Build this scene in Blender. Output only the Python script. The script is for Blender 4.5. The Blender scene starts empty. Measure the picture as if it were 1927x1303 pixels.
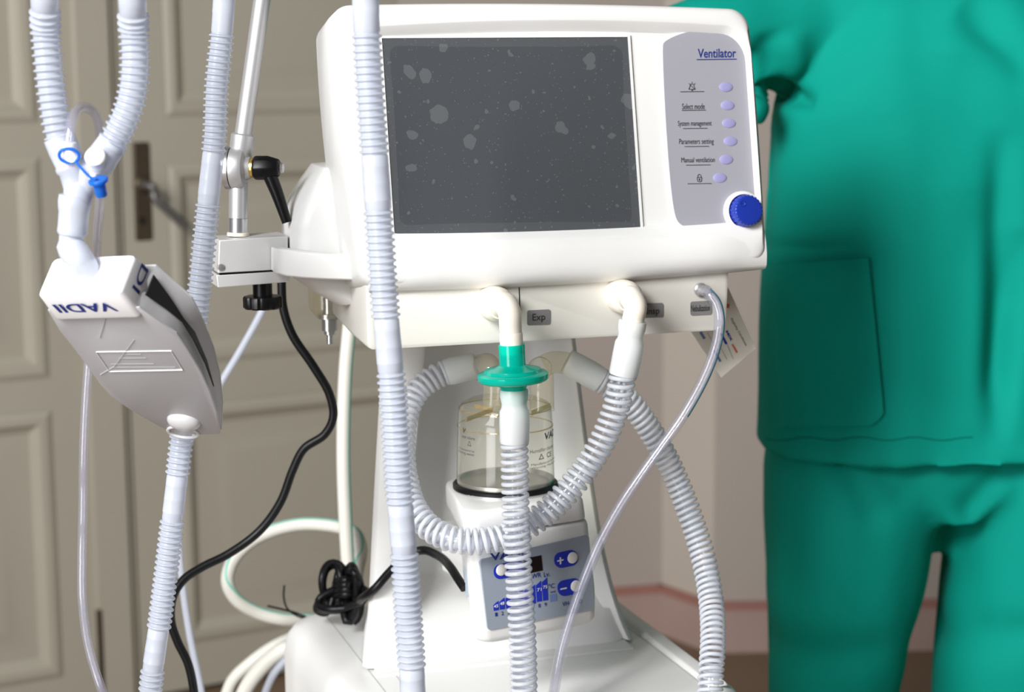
import bpy, bmesh, math, random
from mathutils import Vector, Matrix, noise
R = math.radians
V = Vector
random.seed(4)
sc = bpy.context.scene
COL = sc.collection

# ------------------------------------------------------------------ camera
F = 3544.2; CX, CY = 963.5, 651.5
PITCH = R(8.968); ROLL = R(-.4153); CAMZ = 1.40
fwd = V((0, math.cos(PITCH), -math.sin(PITCH))); rgt = V((1, 0, 0)); upv = rgt.cross(fwd)
rgt, upv = rgt * math.cos(ROLL) + upv * math.sin(ROLL), upv * math.cos(ROLL) - rgt * math.sin(ROLL)
CAM = V((0, 0, CAMZ))
cd = bpy.data.cameras.new('camera'); cam = bpy.data.objects.new('camera', cd); COL.objects.link(cam)
cam.matrix_world = Matrix(((rgt.x, upv.x, -fwd.x, 0), (rgt.y, upv.y, -fwd.y, 0), (rgt.z, upv.z, -fwd.z, CAMZ), (0, 0, 0, 1)))
cd.sensor_width = 36; cd.lens = F / 1927 * 36; cd.clip_start = .05
cd.dof.use_dof = True; cd.dof.focus_distance = 1.72; cd.dof.aperture_fstop = 5.8
sc.camera = cam
# ------------------------------------------------------------------ world, lights, exposure
w = bpy.data.worlds.new('room_light'); sc.world = w; w.use_nodes = True
w.node_tree.nodes['Background'].inputs[0].default_value = (1.0, .985, .96, 1)
w.node_tree.nodes['Background'].inputs[1].default_value = .08
def area(name, loc, target, sx, sy, power, col):
    l = bpy.data.lights.new(name, 'AREA'); l.shape = 'RECTANGLE'; l.size = sx; l.size_y = sy; l.energy = power; l.color = col
    o = bpy.data.objects.new(name, l); COL.objects.link(o); o.location = loc
    o.rotation_euler = (V(target) - V(loc)).to_track_quat('-Z', 'Y').to_euler(); return o
area('window_daylight', (-1.45, -.85, 2.9), (.1, 1.9, 1.1), .9, 1.0, 143, (1, .99, .97))
area('side_fill_light', (-2.0, -.6, 2.15), (.0, 1.9, 1.0), 1.4, 1.5, 72, (.97, .985, 1))  # added soft fill from the left, not an actual window
lo_ = area('low_fill_light', (-1.6, -.5, .8), (.02, 1.95, .98), 1.1, .8, 4.6, (.98, .99, 1)); lo_.data.spread = R(75)  # added low fill to brighten the column niche, spread narrowed off the doors
sc.view_settings.view_transform = 'Standard'; sc.view_settings.look = 'None'
sc.view_settings.gamma = 1; sc.view_settings.use_curve_mapping = False
sc.view_settings.exposure = 0.0
sc.cycles.use_denoising = True
sc.cycles.max_bounces = 14; sc.cycles.transparent_max_bounces = 32; sc.cycles.transmission_bounces = 12
sc.cycles.caustics_refractive = False; sc.cycles.caustics_reflective = False

# ------------------------------------------------------------------ measuring helpers
def ray(px, py): return fwd + rgt * ((px - CX) / F) - upv * ((py - CY) / F)
def hit(px, py, p0, n):
    d = ray(px, py); return CAM + d * ((p0 - CAM).dot(n) / d.dot(n))
def W(px, py, Y): return hit(px, py, V((0, Y, 0)), V((0, 1, 0)))
YAW = R(18.117); TILT = R(10.913)
SC = V((.0028, 1.7995, CAMZ - .08095)); MO = V((SC.x, SC.y, 0))
ax = V((math.cos(YAW), math.sin(YAW), 0)); ay = V((-math.sin(YAW), math.cos(YAW), 0)); az = V((0, 0, 1))
hu = az * math.cos(TILT) + ay * math.sin(TILT); hn = ax.cross(hu)
def M(x, y, z): return MO + ax * x + ay * y + az * z
def MY(px, py, y): return hit(px, py, MO + ay * y, ay)
def MZ(px, py, z): return hit(px, py, V((0, 0, z)), az)
def ML(p): q = p - MO; return V((q.dot(ax), q.dot(ay), q.z))
def HL(x, u, n=0): return SC + ax * x + hu * u + hn * n
def HP(px, py, off=0): return hit(px, py, SC + hn * off, hn)
def h2(px, py):
    q = HP(px, py) - SC; return (q.dot(ax), q.dot(hu))

# ------------------------------------------------------------------ materials
MAT = {}
def mat(name, col, rough=.45, metal=0., bump=0., bscale=200., spec=.5, trans=0., ior=1.45, var=0., vscale=6., sss=0.):
    m = bpy.data.materials.new(name); m.use_nodes = True; nt = m.node_tree; b = nt.nodes['Principled BSDF']
    b.inputs['Base Color'].default_value = (*col, 1); b.inputs['Roughness'].default_value = rough
    b.inputs['Metallic'].default_value = metal; b.inputs['Specular IOR Level'].default_value = spec
    b.inputs['Transmission Weight'].default_value = trans; b.inputs['IOR'].default_value = ior
    tc = nt.nodes.new('ShaderNodeTexCoord')
    if bump:
        n = nt.nodes.new('ShaderNodeTexNoise'); n.inputs['Scale'].default_value = bscale; n.inputs['Detail'].default_value = 3
        bp = nt.nodes.new('ShaderNodeBump'); bp.inputs['Strength'].default_value = bump; bp.inputs['Distance'].default_value = .001
        nt.links.new(tc.outputs['Object'], n.inputs['Vector']); nt.links.new(n.outputs['Fac'], bp.inputs['Height'])
        nt.links.new(bp.outputs['Normal'], b.inputs['Normal'])
    if var:
        n = nt.nodes.new('ShaderNodeTexNoise'); n.inputs['Scale'].default_value = vscale; n.inputs['Detail'].default_value = 4
        mx = nt.nodes.new('ShaderNodeMix'); mx.data_type = 'RGBA'
        mx.inputs[6].default_value = (*[c * (1 - var) for c in col], 1); mx.inputs[7].default_value = (*[min(1, c * (1 + var)) for c in col], 1)
        nt.links.new(tc.outputs['Object'], n.inputs['Vector']); nt.links.new(n.outputs['Fac'], mx.inputs[0])
        nt.links.new(mx.outputs[2], b.inputs['Base Color'])
    if sss:
        b.inputs['Subsurface Weight'].default_value = sss; b.inputs['Subsurface Radius'].default_value = (.01, .01, .01)
    MAT[name] = m; return m
def sheer(name, col, clear, tcol=(1, 1, 1), rough=.25, transl=.4, ior=1.45):
    """thin translucent plastic film: part of the light passes straight, part scatters, part is mirrored"""
    m = bpy.data.materials.new(name); m.use_nodes = True; nt = m.node_tree; N = nt.nodes; L = nt.links
    N.remove(N['Principled BSDF']); out = N['Material Output']
    d = N.new('ShaderNodeBsdfDiffuse'); d.inputs[0].default_value = (*col, 1)
    t = N.new('ShaderNodeBsdfTranslucent'); t.inputs[0].default_value = (*col, 1)
    m1 = N.new('ShaderNodeMixShader'); m1.inputs[0].default_value = transl; L.new(d.outputs[0], m1.inputs[1]); L.new(t.outputs[0], m1.inputs[2])
    tr = N.new('ShaderNodeBsdfTransparent'); tr.inputs[0].default_value = (*tcol, 1)
    m2 = N.new('ShaderNodeMixShader'); m2.inputs[0].default_value = clear; L.new(m1.outputs[0], m2.inputs[1]); L.new(tr.outputs[0], m2.inputs[2])
    g = N.new('ShaderNodeBsdfGlossy'); g.inputs['Roughness'].default_value = rough
    f = N.new('ShaderNodeFresnel'); ge = N.new('ShaderNodeNewGeometry'); mi = N.new('ShaderNodeMix')   # a thin wall mirrors alike from both sides
    mi.inputs[2].default_value = ior; mi.inputs[3].default_value = 1 / ior; L.new(ge.outputs['Backfacing'], mi.inputs[0]); L.new(mi.outputs[0], f.inputs[0])
    m3 = N.new('ShaderNodeMixShader'); L.new(f.outputs[0], m3.inputs[0]); L.new(m2.outputs[0], m3.inputs[1]); L.new(g.outputs[0], m3.inputs[2])
    L.new(m3.outputs[0], out.inputs['Surface']); MAT[name] = m; return m
mat('white_plastic', (.80, .80, .79), .38, bump=.08, bscale=900, var=.01)
mat('white_shade', (.80, .80, .785), .42, bump=.08, bscale=900, var=.01)
mat('warm_white', (.78, .765, .715), .42, bump=.08, bscale=900, var=.01)
mat('ivory', (.86, .80, .70), .35, var=.02, vscale=30)
mat('cap_white', (.88, .88, .90), .35, var=.01)
mat('panel_grey', (.35, .35, .395), .35, var=.01)
mat('button_lilac', (.33, .32, .56), .45, var=.03, vscale=80)
mat('knob_blue', (.012, .035, .33), .28, var=.05, vscale=60)
mat('ink_navy', (.01, .03, .22), .5); mat('ink_blue', (.012, .03, .42), .5); mat('ink_black', (.03, .03, .035), .5)
mat('ink_white', (.8, .8, .82), .5); mat('ink_red', (.65, .16, .09), .6); mat('ink_lavender', (.16, .22, .45), .5)
mat('label_grey', (.21, .205, .205), .45, var=.03)
mat('black_plastic', (.004, .004, .005), .34, spec=.3, var=.1, vscale=50)
mat('black_rubber', (.004, .004, .005), .4, spec=.3, bump=.1, bscale=400)
mat('aluminium', (.58, .58, .59), .42, .7, bump=.05, bscale=600, var=.02)
mat('aluminium_satin', (.68, .68, .675), .45, .45, bump=.05, bscale=600, var=.02); mat('aluminium_bright', (.60, .60, .62), .3, .9, var=.02)
mat('steel', (.62, .62, .62), .28, .85, var=.03); mat('brass', (.75, .50, .14), .3, .9, var=.05)
mat('heater_panel', (.30, .345, .41), .4, var=.02); mat('display', (.012, .008, .008), .15, var=.2)
mat('button_pearl', (.74, .73, .70), .4, var=.02)
mat('white_hose', (.68, .665, .61), .4, var=.02); mat('hose_stripe', (.10, .55, .42), .4)
mat('groove_grey', (.50, .50, .485), .5); mat('card', (.84, .80, .71), .55, var=.02)
mat('scrub', (.002, .345, .27), .8, bump=.25, bscale=900, spec=.15, var=.05, vscale=5)
mat('scrub_seam', (.002, .22, .17), .85, spec=.1)
mat('skin', (.62, .38, .28), .5, var=.04, sss=.1); mat('hair', (.05, .03, .02), .5, var=.2, vscale=60)
mat('shoe', (.75, .75, .74), .5, var=.03); mat('eye_white', (.8, .8, .78), .2); mat('iris', (.05, .04, .03), .2)
mat('door_paint', (.445, .412, .338), .5, bump=.15, bscale=60, var=.06, vscale=3)
mat('lock_metal', (.10, .075, .05), .45, .5, var=.25, vscale=25); mat('handle_metal', (.17, .165, .16), .4, .6, var=.1)
mat('keyhole', (.01, .01, .01), .6)
mat('wall_paint', (.43, .375, .335), .75, bump=.2, bscale=80, var=.04, vscale=4)
mat('wall_paint_lit', (.55, .49, .43), .75, bump=.2, bscale=80, var=.04, vscale=4)  # lit face of the pilaster put into the colour: lighter copy of wall_paint
mat('skirt_paint', (.42, .30, .265), .6, var=.10, vscale=9); mat('skirt_line', (.36, .17, .14), .6, var=.1, vscale=20)
mat('floor_wood', (.20, .135, .085), .55, bump=.1, bscale=50, var=.2, vscale=4)
mat('ceiling_paint', (.75, .74, .7), .8, var=.02)
sheer('frosted', (.75, .795, .90), .33, (.97, .98, 1), .22, .4)
sheer('frosted_dense', (.755, .795, .895), .24, (.97, .98, 1), .25, .35)
sheer('silicone', (.96, .985, .99), .12, (.95, 1, .99), .3, .35)
sheer('clear_wall', (.9, .93, .98), .94, (.97, .98, 1), .1, .4)
sheer('spiral_bead', (.93, .95, 1.0), .28, (.98, .99, 1), .14, .45)
sheer('teal_clear', (.0, .74, .60), .26, (.10, .95, .82), .12, .5)
sheer('smoke_clear', (.85, .80, .66), .95, (.985, .975, .925), .06, .4)
sheer('smoke_edge', (.62, .50, .28), .72, (.95, .89, .72), .08, .4)
sheer('amber_clear', (.86, .80, .62), .86, (.985, .965, .89), .1, .4)
sheer('lung_film', (.66, .655, .68), .10, (.9, .9, .92), .3, .35)
sheer('lung_edge', (.88, .88, .89), .12, (.95, .95, .97), .3, .45)
sheer('film', (.8, .82, .85), .96, (1, 1, 1), .3, .3, 1.25)
sheer('blue_cap', (.02, .22, .80), .12, (.2, .5, 1), .2, .4)
sheer('clear_pvc', (.80, .79, .92), .87, (.98, .98, 1), .05, .4, 1.55); mat('green_line', (0, .10, .14), .4)
def screen_material():
    m = mat('screen_glass', (.055, .06, .066), .16, spec=.6); nt = m.node_tree; N = nt.nodes; L = nt.links; b = N['Principled BSDF']
    tc = [n for n in N if n.type == 'TEX_COORD'][0]
    def math_(op, a, bb=None):
        n = N.new('ShaderNodeMath'); n.operation = op
        for i, q in enumerate((a, bb)):
            if q is None: continue
            if isinstance(q, (int, float)): n.inputs[i].default_value = q
            else: L.new(q, n.inputs[i])
        return n.outputs[0]
    nz = N.new('ShaderNodeTexNoise'); nz.inputs['Scale'].default_value = 110; nz.inputs['Detail'].default_value = 2
    L.new(tc.outputs['Object'], nz.inputs['Vector'])
    vm = N.new('ShaderNodeVectorMath'); vm.operation = 'MULTIPLY_ADD'; L.new(nz.outputs['Color'], vm.inputs[0])
    vm.inputs[1].default_value = (.007, .007, .007); L.new(tc.outputs['Object'], vm.inputs[2])
    tot = None
    for sc_, rad, keep in ((60, .22, .80), (105, .24, .70), (200, .22, .50), (340, .26, .55)):
        vo = N.new('ShaderNodeTexVoronoi'); vo.inputs['Scale'].default_value = sc_; L.new(vm.outputs[0], vo.inputs['Vector'])
        sp = N.new('ShaderNodeSeparateColor'); L.new(vo.outputs['Color'], sp.inputs[0])
        a = math_('LESS_THAN', vo.outputs['Distance'], math_('MULTIPLY', sp.outputs[1], rad)); k = math_('GREATER_THAN', sp.outputs[0], keep)
        q = math_('MULTIPLY', a, k); tot = q if tot is None else math_('MAXIMUM', tot, q)
    nz2 = N.new('ShaderNodeTexNoise'); nz2.inputs['Scale'].default_value = 60; nz2.inputs['Detail'].default_value = 4
    L.new(tc.outputs['Object'], nz2.inputs['Vector'])
    vm2 = N.new('ShaderNodeVectorMath'); vm2.operation = 'MULTIPLY_ADD'; L.new(nz2.outputs['Color'], vm2.inputs[0])
    vm2.inputs[1].default_value = (.014, .014, .014); L.new(tc.outputs['Object'], vm2.inputs[2])
    for px, py, r in ((825, 216, .0085), (967, 199, .005), (884, 264, .007), (1108, 112, .0065), (1111, 127, .004), (1053, 237, .0055), (1061, 243, .004),
                      (775, 254, .005), (772, 316, .005), (800, 140, .007), (770, 135, .006), (835, 93, .005), (960, 102, .003), (1180, 190, .007), (1150, 255, .003), (965, 373, .003), (899, 240, .003)):
        q = HP(px, py) - SC
        ds = N.new('ShaderNodeVectorMath'); ds.operation = 'DISTANCE'; L.new(vm2.outputs[0], ds.inputs[0])
        ds.inputs[1].default_value = (q.dot(ax) + .007, q.dot(hu) + .007, .007)
        tot = math_('MAXIMUM', tot, math_('LESS_THAN', ds.outputs['Value'], r))
    mx = N.new('ShaderNodeMix'); mx.data_type = 'RGBA'; mx.inputs[6].default_value = (.066, .072, .080, 1); mx.inputs[7].default_value = (.105, .114, .122, 1)
    L.new(tot, mx.inputs[0]); L.new(mx.outputs[2], b.inputs['Base Color'])
    rr = math_('MULTIPLY_ADD', tot, .15); rr.node.inputs[2].default_value = .16; L.new(rr, b.inputs['Roughness'])
screen_material()

# ------------------------------------------------------------------ mesh builders
def spline(pts, step=.004):
    P = [V(p) for p in pts]; P = [P[0] * 2 - P[1]] + P + [P[-1] * 2 - P[-2]]
    out = []
    for i in range(1, len(P) - 2):
        p0, p1, p2, p3 = P[i - 1:i + 3]; n = max(2, int((p2 - p1).length / step * 3))
        # centripetal parametrisation
        t1 = max(1e-6, (p1 - p0).length ** .5); t2 = t1 + max(1e-6, (p2 - p1).length ** .5); t3 = t2 + max(1e-6, (p3 - p2).length ** .5)
        for k in range(n):
            t = t1 + (t2 - t1) * k / n
            A1 = p0 * ((t1 - t) / t1) + p1 * (t / t1); A2 = p1 * ((t2 - t) / (t2 - t1)) + p2 * ((t - t1) / (t2 - t1)); A3 = p2 * ((t3 - t) / (t3 - t2)) + p3 * ((t - t2) / (t3 - t2))
            B1 = A1 * ((t2 - t) / t2) + A2 * (t / t2); B2 = A2 * ((t3 - t) / (t3 - t1)) + A3 * ((t - t1) / (t3 - t1))
            out.append(B1 * ((t2 - t) / (t2 - t1)) + B2 * ((t - t1) / (t2 - t1)))
    out.append(P[-2]); return out
class Path:
    def __init__(s, pts, step=.002, smooth=True):
        d = spline(pts, step) if smooth and len(pts) > 2 else [V(p) for p in pts]
        s.p = d; s.s = [0.]
        for a, b in zip(d, d[1:]): s.s.append(s.s[-1] + (b - a).length)
        s.len = s.s[-1]; s.i = 0
        t0 = (d[1] - d[0]).normalized(); n = t0.orthogonal().normalized()
        ref = V((0, -1, 0)); n = (ref - t0 * ref.dot(t0)); n = n.normalized() if n.length > .1 else t0.orthogonal().normalized()
        s.fr = []
        for k in range(len(d)):
            t = (d[min(k + 1, len(d) - 1)] - d[max(k - 1, 0)]).normalized()
            n = (n - t * n.dot(t)).normalized(); s.fr.append((t, n, t.cross(n)))
    def at(s, u):
        u = min(max(u, 0), s.len); lo, hi = 0, len(s.s) - 1
        while hi - lo > 1:
            m = (lo + hi) // 2
            if s.s[m] <= u: lo = m
            else: hi = m
        f = (u - s.s[lo]) / max(1e-9, s.s[hi] - s.s[lo])
        t = s.fr[lo][0].lerp(s.fr[hi][0], f).normalized(); n = s.fr[lo][1].lerp(s.fr[hi][1], f); n = (n - t * n.dot(t)).normalized()
        return s.p[lo].lerp(s.p[hi], f), t, n, t.cross(n)
class MB:
    def __init__(s): s.v = []; s.f = []
    def loops(s, L, cap0=True, cap1=True, closed=True):
        b = len(s.v); n = len(L[0])
        for l in L: s.v += [V(p) for p in l]
        for i in range(len(L) - 1):
            for j in range(n if closed else n - 1):
                k = (j + 1) % n; s.f.append((b + i * n + j, b + i * n + k, b + (i + 1) * n + k, b + (i + 1) * n + j))
        if cap0: s.f.append(tuple(b + j for j in range(n))[::-1])
        if cap1: s.f.append(tuple(b + (len(L) - 1) * n + j for j in range(n)))
        return s
    def tube(s, path, r, seg=20, u0=0, u1=None, n=None, caps=True):
        """r: number or function of arc length"""
        if not isinstance(path, Path): path = Path(path)
        u1 = path.len if u1 is None else u1; n = n or max(2, int((u1 - u0) / .004) + 1)
        us = [u0 + (u1 - u0) * i / (n - 1) for i in range(n)]
        return s.prof(path, [(u, r(u) if callable(r) else r) for u in us], seg, caps)
    def prof(s, path, prof, seg=24, caps=True):
        L = []
        for u, r in prof:
            p, t, n, b = path.at(u); L.append([p + n * (r * math.cos(2 * math.pi * k / seg)) + b * (r * math.sin(2 * math.pi * k / seg)) for k in range(seg)])
        return s.loops(L, caps, caps)
    def lathe(s, o, axis, prof, seg=40, caps=True):
        """prof: list of (distance along the axis, radius)"""
        t = V(axis).normalized(); n = t.orthogonal().normalized(); b = t.cross(n)
        return s.loops([[V(o) + t * d + n * (r * math.cos(2 * math.pi * k / seg)) + b * (r * math.sin(2 * math.pi * k / seg)) for k in range(seg)] for d, r in prof], caps, caps)
    def box(s, o, X, Y, Z, a, b):
        """corner ranges a=(x0,y0,z0) b=(x1,y1,z1) in the frame o,X,Y,Z"""
        P = lambda x, y, z: V(o) + X * x + Y * y + Z * z
        return s.loops([[P(a[0], a[1], z), P(b[0], a[1], z), P(b[0], b[1], z), P(a[0], b[1], z)] for z in (a[2], b[2])])
    def helix(s, path, rc, rb, pitch, u0=0, u1=None, seg=8, per=26, ph=0, squash=1.):
        u1 = path.len if u1 is None else u1; n = int((u1 - u0) / pitch * per); L = []
        for i in range(n + 1):
            u = u0 + (u1 - u0) * i / n; a = 2 * math.pi * (u - u0) / pitch + ph; p, t, nn, b = path.at(u)
            rad = nn * math.cos(a) + b * math.sin(a); tan = (-nn * math.sin(a) + b * math.cos(a)) * (2 * math.pi * rc) + t * pitch; tan.normalize()
            bi = tan.cross(rad)
            c = p + rad * rc; L.append([c + rad * (rb * squash * math.cos(2 * math.pi * k / seg)) + bi * (rb * math.sin(2 * math.pi * k / seg)) for k in range(seg)])
        return s.loops(L)
    def sphere(s, c, r, seg=24, rings=14, X=V((1, 0, 0)), Y=V((0, 1, 0)), Z=V((0, 0, 1)), lo=-90, hi=90):
        r = (r, r, r) if isinstance(r, (int, float)) else r; L = []
        for i in range(rings + 1):
            a = R(lo + (hi - lo) * i / rings); cr = max(1e-4, math.cos(a))
            L.append([V(c) + X * (r[0] * cr * math.cos(2 * math.pi * k / seg)) + Y * (r[1] * cr * math.sin(2 * math.pi * k / seg)) + Z * (r[2] * math.sin(a)) for k in range(seg)])
        return s.loops(L)
    def build(s, name, m, parent=None, smooth=38, bevel=0, bseg=3, origin=None):
        base = V((0, 0, 0))
        q = parent
        while q is not None: base = base + q.location; q = q.parent
        org = V(origin) if origin is not None else V((0, 0, 0))
        me = bpy.data.meshes.new(name); me.from_pydata([tuple(p - base - org) for p in s.v], [], s.f); me.update()
        bm = bmesh.new(); bm.from_mesh(me); bmesh.ops.recalc_face_normals(bm, faces=bm.faces); bm.to_mesh(me); bm.free()
        if smooth:
            me.shade_smooth(); me.set_sharp_from_angle(angle=R(smooth))
        o = bpy.data.objects.new(name, me); COL.objects.link(o); o.location = org
        ms = m if isinstance(m, (list, tuple)) else [m]
        for x in ms: me.materials.append(MAT[x])
        if parent is not None: o.parent = parent
        if bevel:
            b = o.modifiers.new('bevel', 'BEVEL'); b.width = bevel; b.segments = bseg; b.limit_method = 'ANGLE'; b.angle_limit = R(30); b.harden_normals = False
            me.shade_smooth()
            me.set_sharp_from_angle(angle=R(60))
        return o
def thing(name, label, cat, loc, group=None):
    o = bpy.data.objects.new(name, None); COL.objects.link(o); o.location = loc; o.empty_display_size = .02
    o['label'] = label; o['category'] = cat
    if group: o['group'] = group
    return o
def tag(o, label, cat, group=None):
    o['label'] = label; o['category'] = cat
    if group: o['group'] = group
    return o
def lab(o, label): o['label'] = label; return o
def struct(o): o['kind'] = 'structure'; return o
def rpoly(cs, seg=6, edge=6):
    """closed rounded polygon: corners (x, y, r[, bulge of the edge that follows])"""
    n = len(cs); out = []; arcs = []
    for i in range(n):
        p0 = V(cs[i - 1][:2]); p = V(cs[i][:2]); p1 = V(cs[(i + 1) % n][:2]); r = cs[i][2]
        a = (p0 - p).normalized(); b = (p1 - p).normalized(); ang = a.angle(b); d = min(r / math.tan(ang / 2), (p0 - p).length * .49, (p1 - p).length * .49); rr = d * math.tan(ang / 2)
        c = p + (a + b).normalized() * (rr / math.sin(ang / 2)); s0 = p + a * d - c; s1 = p + b * d - c
        A0 = math.atan2(s0.y, s0.x); da = math.atan2(s0.x * s1.y - s0.y * s1.x, s0.dot(s1))
        arcs.append([c + V((math.cos(A0 + da * k / seg), math.sin(A0 + da * k / seg))) * rr for k in range(seg + 1)])
    for i in range(n):
        out += arcs[i]; a = arcs[i][-1]; b = arcs[(i + 1) % n][0]; bl = cs[i][3] if len(cs[i]) > 3 else 0
        nr = (b - a).orthogonal().normalized() if (b - a).length > 1e-9 else V((0, 0))
        for k in range(1, edge): out.append(a.lerp(b, k / edge) + nr * (bl * 4 * (k / edge) * (1 - k / edge)))
    return out
def prism(name, m, parent, pts, nrm, d0, d1, bevel=0, smooth=38):
    """pts on a plane (world), pushed d0..d1 along nrm"""
    return MB().loops([[p + nrm * d0 for p in pts], [p + nrm * d1 for p in pts]]).build(name, m, parent, smooth, bevel)
_txt = {}
def text2d(s, bold=0.):
    k = (s, bold)
    if k not in _txt:
        cu = bpy.data.curves.new('t', 'FONT'); cu.body = s; cu.offset = bold; cu.resolution_u = 4
        o = bpy.data.objects.new('t', cu); COL.objects.link(o); dg = bpy.context.evaluated_depsgraph_get(); me = bpy.data.meshes.new_from_object(o.evaluated_get(dg))
        vs = [(v.co.x, v.co.y) for v in me.vertices]; fs = [tuple(p.vertices) for p in me.polygons]
        bpy.data.objects.remove(o); bpy.data.curves.remove(cu); bpy.data.meshes.remove(me)
        x0 = min(v[0] for v in vs); x1 = max(v[0] for v in vs); y0 = min(v[1] for v in vs); y1 = max(v[1] for v in vs)
        _txt[k] = ([((v[0] - x0) / (x1 - x0), (v[1] - y0) / (y1 - y0)) for v in vs], fs)
    return _txt[k]
def text(name, s, m, parent, mapf, bold=0.):
    """mapf(u, v) in 0..1 -> world point"""
    vs, fs = text2d(s, bold); b = MB(); b.v = [mapf(u, v) for u, v in vs]; b.f = list(fs)
    o = b.build(name, m, parent, 0); return o
def quadmap(bl, br, tl, tr): return lambda u, v: (bl * (1 - u) + br * u) * (1 - v) + (tl * (1 - u) + tr * u) * v

# ================================================================== the room
yw = R(30); DP = W(265, 345, 3.95); ds = V((math.cos(yw), math.sin(yw), 0)); dn = V((-math.sin(yw), math.cos(yw), 0))  # dn points away from the camera
def D2(px, py):
    q = hit(px, py, DP, dn) - DP; return V((q.dot(ds), q.z + DP.z))
def DW(s, z, d=0): return V((DP.x, DP.y, 0)) + ds * s + az * z + dn * d
def leaf(name, s0, s1, zt, panels):
    b = MB(); ss = sorted({s0, s1} | {p[0] for p in panels} | {p[1] for p in panels})
    pa, pb = panels[0][0], panels[0][1]
    rows = [.012]
    for p in sorted(panels, key=lambda p: p[2]): rows += [p[2], p[3]]
    rows.append(zt)
    def bx(x0, x1, z0, z1): b.box(V((DP.x, DP.y, 0)), ds, dn, az, (x0, 0, z0), (x1, .04, z1))
    bx(s0, pa, .012, zt); bx(pb, s1, .012, zt)
    for i in range(0, len(rows), 2): bx(pa, pb, rows[i], rows[i + 1])
    o = struct(b.build(name, 'door_paint', None, 30))
    for x0, x1, z0, z1 in panels:
        L = []
        for ins, d in ((0, -.002), (.012, -.007), (.026, -.006), (.034, .003), (.046, .009), (.075, .009), (.105, .003), (.12, .002)):
            L.append([DW(x, z, d) for x, z in ((x0 + ins, z0 + ins), (x1 - ins, z0 + ins), (x1 - ins, z1 - ins), (x0 + ins, z1 - ins))])
        MB().loops(L, False, True).build('door_panel', 'door_paint', o, 20)
    return o
sA = D2(240, 700).x; sAst = D2(150, 700).x
pl = D2(325, 600).x
d2 = leaf('door_2', sA + .006, sA + .86, 2.5, [(pl, sA + .75, .115, .645), (pl, sA + .75, .735, 1.165), (pl, sA + .75, 1.265, 2.35)])
pr = D2(92, 700).x
d1 = leaf('door_1', sAst - .80, sA, 2.5, [(sAst - .72, pr, .09, .665), (sAst - .72, pr, .735, 1.19), (sAst - .72, pr, 1.26, 2.35)])
MB().box(V((DP.x, DP.y, 0)), ds, dn, az, (sAst + .012, -.012, .012), (sA - .012, .01, 2.5)).build('astragal_strip', 'door_paint', d1, 30, .006)
p0, p1 = D2(248, 268), D2(287, 452)
lp = MB().box(V((DP.x, DP.y, 0)), ds, dn, az, (p0.x, -.005, p1.y), (p1.x, .004, p0.y)).build('lock_plate', 'lock_metal', d2, 30, .004)
hp_ = D2(265, 347); kp = D2(266, 415)
MB().lathe(DW(kp.x, kp.y, -.006), dn * -1, [(0, .008), (.001, .0075)], 20).build('keyhole', 'keyhole', lp)
MB().lathe(DW(hp_.x, hp_.y, -.004), dn * -1, [(0, .018), (.008, .017), (.012, .011)], 24).build('handle_rose', 'lock_metal', lp)
he = DW(D2(352, 428).x, D2(352, 428).y, 0)
MB().tube(Path([DW(hp_.x, hp_.y, -.008), DW(hp_.x, hp_.y, -.045), DW(hp_.x + .010, hp_.y - .006, -.055), W(290, 370, 3.90), W(325, 404, 3.91), W(352, 428, 3.92)]), lambda u: .0085 + .006 * u, 14).build('door_handle', 'handle_metal', d2)
bp = D2(182, 1145)
MB().box(V((DP.x, DP.y, 0)), ds, dn, az, (bp.x - .006, -.016, .02), (bp.x + .006, -.01, bp.y)).build('floor_bolt', 'lock_metal', d1, 30, .002)
# door frame head + wall around it
def wallseg(name, p, q, z0, z1, m, th=.12):
    d = (q - p).normalized(); n = V((-d.y, d.x, 0))
    if n.y < 0: n = -n
    return struct(MB().box(p, d, n, az, (0, 0, z0), ((q - p).length, th, z1)).build(name, m, None, 30))
sL, sR = sAst - .80, sA + .86
wallseg('wall_left', DW(sL - .9, 0), DW(sL - .004, 0), 0, 2.9, 'wall_paint')
wallseg('wall_back', DW(sL - .004, 0), DW(sR + .004, 0), 2.52, 2.9, 'wall_paint')
# wall to the right of the doors with a pilaster
cW = W(1262, 1000, 4.38); cW.z = 0
aw = R(13); q0 = V((cW.x - math.cos(aw) * 1.1, cW.y - math.sin(aw) * 1.1, 0)); jn = DW(sR + .004, 0); 
c2 = W(1343, 1000, 4.25); c2.z = 0; c1 = W(1246, 1000, 4.40); c1.z = 0
qR = V((2.6, c2.y + .03, 0))
q0 = c1 + (q0 - cW)
wallseg('wall_centre', jn, q0, 0, 2.9, 'wall_paint')
wallseg('wall_right', q0, c1, 0, 2.9, 'wall_paint')
wallseg('wall_pilaster', c1, c2, 0, 2.9, 'wall_paint_lit')
wallseg('wall_far_right', c2, qR, 0, 2.9, 'wall_paint')
for nm, p, q in (('baseboard_back', q0, c1), ('baseboard_pilaster', c1, c2), ('baseboard_right', c2, qR)):
    d = (q - p).normalized(); n = V((-d.y, d.x, 0)); n = -n if n.y < 0 else n
    struct(MB().box(p, d, n, az, (0, -.012, 0), ((q - p).length, 0, .105)).build(nm, 'skirt_paint', None, 30))
    struct(MB().box(p, d, n, az, (0, -.016, .105), ((q - p).length, 0, .122)).build(nm.replace('baseboard', 'trim'), 'skirt_line', None, 30))
struct(MB().box(V((0, 0, 0)), V((1, 0, 0)), V((0, 1, 0)), az, (-3.2, -2.2, -.05), (3.2, 6, 0)).build('floor', 'floor_wood', None, 30))

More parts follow.
